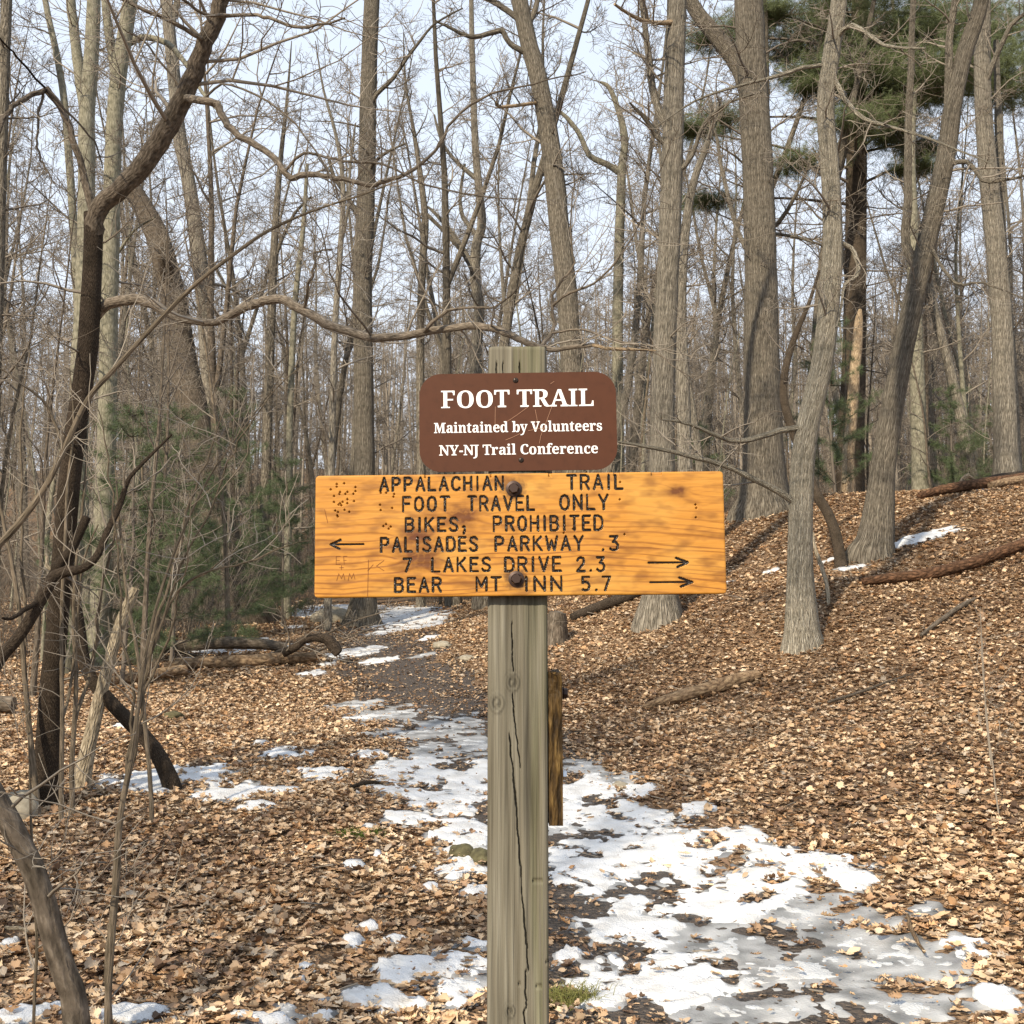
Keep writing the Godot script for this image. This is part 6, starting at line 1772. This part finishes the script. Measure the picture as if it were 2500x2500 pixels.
	t = fallen("fallen_branch", "dark hooked branch arching out of the log jumble", [Vector3(-3.42, 1.404, -16.6), Vector3(-3.239, 1.495, -16.6), Vector3(-3.107, 1.605, -16.6), Vector3(-2.937, 1.641, -16.6), Vector3(-2.752, 1.605, -16.6), Vector3(-2.659, 1.495, -16.6), Vector3(-2.59, 1.398, -16.6)], [0.0616, 0.0677, 0.0677, 0.0677, 0.08, 0.0924, 0.0677], M.bark_dark, 10)
	sprout(tw, t.pts, .06, .02, 1, [5, 7], 0.9, 0.0, 1.0, .004)
	tag(part(t.node, "twigs", tw, M.twig), "", "", "", "stuff")
	# broken brush thrown over the jumble
	var brush := ["forked dead branch lying over the log jumble", "thin dead branch poking up from the log jumble", "grey dead branch leaning on the mossy log", "brushy dead branch at the trail end of the jumble", "dead branch lying behind the brown crumbling log"]
	var where := [Vector3(-4.451, 1.288, -17.546), Vector3(-3.918, 1.326, -17.758), Vector3(-5.113, 1.333, -18.053), Vector3(-3.268, 1.292, -17.259), Vector3(-4.606, 1.487, -19.546)]
	for q in 5:
		var o := thing("fallen_branch", where[q], brush[q], "branch")
		var bb := Buf.new()
		var ang := rng.randf_range(-0.5, 0.5) + (PI if q % 2 == 0 else 0.0)
		var c := branch(bb, Vector3(0, 0.02, 0), Vector3(cos(ang), rng.randf_range(0.12, 0.4), sin(ang) * 0.5).normalized(), rng.randf_range(1.4, 2.4), .028, .007, 8, 0.16, -0.03, 6)
		part(o, "stem", bb, M.bark_limb)
		var tb := Buf.new()
		sprout(tb, c, .02, .006, 1, [5, 7], 0.9, 0.2, 0.9, .004, 1.0, 0.0)
		tag(part(o, "twigs", tb, M.twig), "", "", "", "stuff")
	# thin twigs shed all over the leaves
	var shed := Buf.new()
	var sc := branch(shed, Vector3(-.3, .02, 0), Vector3(1, .03, .1).normalized(), .6, .004, .0016, 7, 0.16, 0.0, 4)
	sprout(shed, sc, .003, .0015, 0, [4], 0.22, 0.2, 0.6, .0013, 0.2, 0.0)
	scatter("fallen_twigs", commit(shed, M.twig), 420, func() -> Array:
		var d := rng.randf_range(3.5, 20.0)
		return [rng.randf_range(-0.55, 0.55) * d, d, rng.randf_range(0.4, 1.3)], "thin twigs shed over the fallen leaves", "twigs")
	# sticks
	var sticks := [
		["short dark stick lying on the snow beside the trail", [Vector3(-1.277, 0.424, -8.9), Vector3(-1.191, 0.442, -8.977), Vector3(-1.102, 0.444, -9.051), Vector3(-1.042, 0.434, -9.1)], [0.0149, 0.0183, 0.0151, 0.0084], "bark_dark"],
		["pale crooked stick lying on the ice", [Vector3(1.92, 0.242, -5.55), Vector3(1.885, 0.23, -5.422), Vector3(1.849, 0.211, -5.261), Vector3(1.83, 0.189, -5.1)], [0.0082, 0.0101, 0.0098, 0.0066], "deadwood"],
		["snow-capped pale stick in the leaves beside the leaning mottled trunk", [Vector3(-2.521, 0.144, -5.7), Vector3(-2.436, 0.159, -5.64), Vector3(-2.377, 0.165, -5.59), Vector3(-2.324, 0.177, -5.5)], [0.0106, 0.0094, 0.0083, 0.0051], "snag"],
		["thin twig lying across the leaves on the bank", [Vector3(2.991, 0.998, -10.6), Vector3(3.339, 1.088, -10.712), Vector3(3.609, 1.174, -10.801), Vector3(3.926, 1.258, -10.9)], [0.0118, 0.0139, 0.012, 0.0061], "bark_limb"],
		["brown branch lying on the slope past the light grey tree", [Vector3(4.341, 1.64, -11.8), Vector3(4.649, 1.802, -12.025), Vector3(4.962, 1.96, -12.244), Vector3(5.188, 2.052, -12.4)], [0.0197, 0.0268, 0.0272, 0.0138], "bark_limb"],
		["slender dead branch leaning against the light grey tree's foot", [Vector3(3.78, 1.894, -13.2), Vector3(3.799, 2.192, -13.317), Vector3(3.768, 2.497, -13.438), Vector3(3.723, 2.704, -13.521), Vector3(3.726, 2.914, -13.6)], [0.0196, 0.0247, 0.0274, 0.0226, 0.0151], "snag"],
		["grey stick lying on the snow strip behind the massive tree's foot", [Vector3(4.314, 4.095, -21.2), Vector3(4.718, 4.263, -21.412), Vector3(5.084, 4.362, -21.6)], [0.0315, 0.0357, 0.024], "snag"],
	]
	for s in range(0, sticks.size()):
		var row: Array = sticks[s]
		fallen("stick", row[0], row[1], row[2], M[row[3]], 7, 0.15)


# ---------------------------------------------------------------- woods behind
func wood_tree(kind: int) -> Node3D:
	var o := Node3D.new()
	var h: float = [16.0, 18.0, 15.0, 17.0, 14.0, 8.0, 6.5, 7.0][kind]
	var r0: float = [.13, .16, .1, .14, .11, .04, .03, .035][kind]
	var b := Buf.new()
	var n := 7
	var pts := []
	var rad := []
	var at := Vector3.ZERO
	var lean := Vector3(rng.randf_range(-.09, .09), 0, rng.randf_range(-.05, .05))
	for j in n + 1:
		pts.append(at - Vector3(0, 0.35 if j == 0 else 0.0, 0))
		rad.append(r0 * (1.5 if j == 0 else 1.0) * (1.0 - 0.95 * float(j) / n))
		lean += Vector3(rng.randfn(0, .06), 0, rng.randfn(0, .06))
		at += Vector3(lean.x, 1.0, lean.z) * (h / n)
	var s := smooth(pts, rad, 2)
	tube(b, s[0], s[1], 8 if kind < 5 else 5)
	var tw := Buf.new()
	if kind < 5:
		if kind in [1, 4]:
			# a second leader
			var k := int(s[0].size() * (0.3 if kind == 4 else 0.45))
			var lead := branch(b, s[0][k], Vector3(rng.randf_range(-.4, .4), 1, rng.randf_range(-.4, .4)).normalized(), h * 0.55, s[1][k] * .8, .006, 8, 0.09, 0.05, 7)
			sprout(tw, lead, s[1][k] * .6, .02, 2, [9, 6, 9], 1.7, 0.2, 0.9, .0055, .7)
		sprout(tw, s[0], r0 * .7, .03, 2, [13, 8, 17], 2.6, [.28, .35, .2, .4, .3][kind], 1.0, .0055, .7)
	else:
		sprout(tw, s[0], r0 * .7, .01, 2, [7, 6, 16], 1.4, 0.12, 1.0, .0038, .5)
	part(o, "trunk", b, M[["bark_wood", "bark_brown", "bark_beech", "bark_wood", "bark_limb", "bark_sapling", "bark_beech", "bark_limb"][kind]])
	part(o, "crown", tw, M[["twig", "twig", "twig", "twig_dark", "twig", "twig", "twig", "twig_dark"][kind]])
	return o


func nearest_mark(slope: float) -> String:
	var marks := [[-.42, "forking grey tree"], [-.35, "twin smooth-barked tree"], [-.29, "broken-topped tree"], [-.225, "slender dark tree"], [-.135, "dark straight tree"], [-.085, "thin forked dark tree"], [-.03, "wavy-trunked tree"], [.03, "post"], [.055, "ridged leaning tree"], [.1, "pale winding tree"], [.135, "tall pale-barked tree"], [.225, "massive furrowed tree"], [.28, "light grey tree"], [.32, "pine trunk"], [.36, "leaning bank tree"], [.445, "grey bank tree"]]
	var best: Array = marks[0]
	for m: Array in marks:
		if absf(m[0] - slope) < absf(best[0] - slope):
			best = m
	return best[1]


func make_woods() -> void:
	var says := ["grey-brown bare tree with a straight trunk", "bare tree with a forked trunk", "slim pale bare tree with branches low down", "dark-twigged bare tree with a high crown", "bare tree dividing low into two stems", "thin twiggy understory tree with brown bark", "thin pale understory tree with fine spreading twigs", "thin dark-twigged understory tree"]
	var kinds := []
	for k in 8:
		kinds.append(wood_tree(k))
	var used := []
	var put := 0
	var tries := 0
	while put < 180 and tries < 9000:
		tries += 1
		var small := put % 5 > 2
		var d := rng.randf_range(13.0, 38.0) if small else rng.randf_range(24.0, 68.0)
		if not small and rng.randf() < 0.35:
			d = rng.randf_range(22.0, 40.0)
		var x := rng.randf_range(-0.53, 0.53) * d
		# keep the trail and the open slope of the bank clear
		if absf(x - trail_x(d)) < (1.6 if d < 36.0 else 0.0) + 0.4:
			continue
		if x > trail_x(d) and d < 25.0:
			continue
		if d < 20.0 and x > -0.23 * d:
			continue
		var clash := false
		for u: Vector2 in used:
			if u.distance_to(Vector2(x, d)) < (1.1 if small else 1.5):
				clash = true
				break
		if clash:
			continue
		used.append(Vector2(x, d))
		var k := rng.randi_range(5, 7) if small else rng.randi_range(0, 4)
		var o: Node3D = kinds[k].duplicate()
		o.name = numbered("understory_tree" if small else "woodland_tree")
		add_child(o)
		o.position = Vector3(x, height(x, -d), -d)
		o.rotation.y = rng.randf() * TAU
		o.scale = Vector3.ONE * rng.randf_range(0.8, 1.25)
		tag(o, says[k] + " beyond the " + nearest_mark(x / d), "tree", "understory trees in the woods" if small else "bare trees in the woods")
		put += 1
	# trees on the near side of the post, whose shade falls across the leaves and the ice
	var shade := [[-7.6, 5.9, 3, 1.9], [-4.9, 5.3, 0, 1.7]]
	for q in shade.size():
		var a: Array = shade[q]
		var o: Node3D = kinds[a[2]].duplicate()
		o.name = numbered("woodland_tree")
		add_child(o)
		o.position = Vector3(a[0], height(a[0], a[1]), a[1])
		o.rotation.y = 1.3 * q
		o.scale = Vector3(a[3], 1.05, a[3])
		tag(o, ["thick bare tree facing the board across the path", "bare tree facing the brown sign across the path"][q], "tree", "bare trees in the woods")
	for k in kinds:
		k.free()
	# the wood on the far slope, too far off to count
	var far := Buf.new()
	for q in 3:
		var x := (q - 1) * 1.4
		var pts := [Vector3(x, -.3, 0), Vector3(x + rng.randf_range(-.3, .3), 6, 0), Vector3(x + rng.randf_range(-.8, .8), 14, 0)]
		var s := smooth(pts, [.12, .09, .02], 3)
		tube(far, s[0], s[1], 5)
		sprout(far, s[0], .07, .03, 2, [8, 7, 13], 2.8, 0.06, 0.95, .012, .7)
	scatter("far_woods", commit(far, M.twig), 210, func() -> Array:
		var d := rng.randf_range(62.0, 132.0)
		return [rng.randf_range(-0.6, 0.6) * d, d, rng.randf_range(0.8, 1.2)], "bare wood covering the far hillside", "wood")
	# tangled undergrowth
	var bush := Buf.new()
	for q in 16:
		var a := rng.randf() * TAU
		var c := branch(bush, Vector3(cos(a), 0, sin(a)) * rng.randf_range(0, .45) - Vector3(0, .05, 0), Vector3(cos(a) * .35, 1, sin(a) * .35).normalized(), rng.randf_range(1.0, 2.4), .009, .003, 6, 0.13, 0.02, 3)
		sprout(bush, c, .007, .003, 1, [4, 7], 0.7, 0.2, 0.8, .003, 1.0)
	scatter("undergrowth", commit(bush, M.twig_dark), 190, func() -> Array:
		var d := rng.randf_range(17.0, 50.0)
		var x := rng.randf_range(-0.56, 0.56) * d
		if absf(x - trail_x(d)) < 1.5 or (x > trail_x(d) - 0.5 and d < 25.5) or (d < 20.0 and x > -0.2 * d - 0.6):
			return []
		return [x, d, rng.randf_range(0.6, 1.25)], "tangle of bare brown undergrowth beneath the trees", "undergrowth")


func scatter(called: String, mesh: Mesh, count: int, pick: Callable, label: String, category: String) -> void:
	var all := []
	while all.size() < count:
		var p: Array = pick.call()
		if p.is_empty():
			continue
		all.append(Transform3D(Basis(Vector3.UP, rng.randf() * TAU) * Basis.from_scale(Vector3.ONE * p[2]), Vector3(p[0], height(p[0], -p[1]), -p[1])))
	var mm := MultiMesh.new()
	mm.transform_format = MultiMesh.TRANSFORM_3D
	mm.mesh = mesh
	mm.instance_count = all.size()
	for q in all.size():
		mm.set_instance_transform(q, all[q])
	var o := MultiMeshInstance3D.new()
	o.name = called
	o.multimesh = mm
	add_child(o)
	tag(o, label, category, "", "stuff")


# ---------------------------------------------------------------- small things on the ground
func stone(at: Vector3, size: Vector3, label: String, mat: Material) -> void:
	var b := Buf.new()
	var w := 20
	var h := 12
	var off := rng.randf() * 50.0
	for j in h + 1:
		for i in w + 1:
			var a := TAU * (i % w) / w
			var e := PI * j / h - PI / 2
			var n := Vector3(cos(a) * cos(e), sin(e), sin(a) * cos(e))
			var r := 1.0 + 0.35 * nz2.get_noise_3d(n.x * 2.2 + off, n.y * 2.2, n.z * 2.2)
			b.v.append(n * r * size)
			b.n.append((n / size).normalized())
	for j in h:
		for i in w:
			var o := j * (w + 1) + i
			b.i.append_array([o, o + 1, o + w + 1, o + 1, o + w + 2, o + w + 1])
	var s := part(self, numbered("stone"), b, mat)
	s.position = at
	s.rotation.y = rng.randf() * TAU
	tag(s, label, "stone")


func grass(at: Vector3, r: float, n: int, tall: float, called: String, label: String, mat: Material) -> void:
	var b := Buf.new()
	for q in n:
		var p := Vector3(rng.randfn(0, r * .5), 0, rng.randfn(0, r * .35))
		p.y = height(at.x + p.x, at.z + p.z) - at.y
		var d := (Vector3(0, 1, 0) + rand_dir() * 0.8).normalized()
		d.y = absf(d.y)
		var s := d.cross(rand_dir()).normalized() * 0.0016
		var mid := p + d * tall * rng.randf_range(.4, .8)
		var end := mid + (d + Vector3(0, -.7, 0)).normalized() * tall * .5
		var o := b.v.size()
		for v: Vector3 in [p - s, p + s, mid - s * .8, mid + s * .8, end]:
			b.v.append(v)
		b.i.append_array([o, o + 1, o + 2, o + 1, o + 3, o + 2, o + 2, o + 3, o + 4])
	var g := part(self, numbered(called), b, mat)
	g.position = at
	tag(g, label, "grass" if called == "grass_tuft" else "moss")


func make_small() -> void:
	stone(Vector3(-1.071, 1.509, -17.105), Vector3(.2, .08, .14), "pale flat stone in the leaves past the far trail ice", M.stone)
	stone(Vector3(-0.638, 1.329, -15.775), Vector3(.17, .06, .13), "brownish flat stone behind the post's edge", M.stone)
	stone(Vector3(-3.851, 0.73, -12.77), Vector3(.13, .06, .1), "small greenish stone in the leaves by the log jumble", M.moss_stone)
	stone(Vector3(-3.542, 0.339, -8.145), Vector3(.17, .17, .14), "pale rounded stone beside the leaning mottled trunk", M.stone)
	stone(Vector3(-0.312, 0.224, -7.214), Vector3(.1, .06, .08), "dark mossy stone poking through the snow beside the post", M.moss_stone)
	stone(Vector3(-0.192, 0.217, -7.117), Vector3(.12, .06, .08), "mossy stone half buried in snow behind the post", M.moss_stone)
	stone(Vector3(0.849, 0.441, -8.832), Vector3(.09, .04, .07), "tan stone at the edge of the ice", M.stone)
	stone(Vector3(-4.356, 2.104, -26.816), Vector3(.5, .3, .35), "pale boulder beside the dark straight tree's foot", M.stone)
	stone(Vector3(-6.373, 2.214, -27.385), Vector3(.6, .3, .4), "grey boulder beyond the broken-topped tree", M.stone)
	grass(Vector3(-1.037, 0.265, -7.66), .14, 500, .05, "moss_cushion", "bright green moss cushion in the leaves", M.moss)
	grass(Vector3(0.255, 0.034, -4.952), .13, 420, .09, "grass_tuft", "yellow-green grass tuft ringed by snow beside the post", M.grass)
	# thin bare seedlings standing in the leaves of the bank
	var says := ["thin bare seedling standing in the leaves near the split log", "pair of thin bare seedlings rising from the leaves of the bank", "wispy seedling just behind the post"]
	var at := [Vector3(3.013, 0.497, -7.001), Vector3(3.363, 0.699, -7.904), Vector3(0.528, 1.446, -15.104)]
	for k in 3:
		var o := thing("seedling", at[k], says[k], "seedling")
		var b := Buf.new()
		var tall: float = [1.25, 1.1, .8][k]
		var c := branch(b, Vector3(0, -.03, 0), Vector3(rng.randf_range(-.1, .1), 1, 0).normalized(), tall, .006, .002, 8, 0.06, 0.02, 4)
		part(o, "stem", b, M.twig_pale)
		var tw := Buf.new()
		sprout(tw, c, .004, .002, 1, [3, 7], 0.4, 0.25, 0.7, .0018)
		tag(part(o, "twigs", tw, M.twig_pale), "", "", "", "stuff")
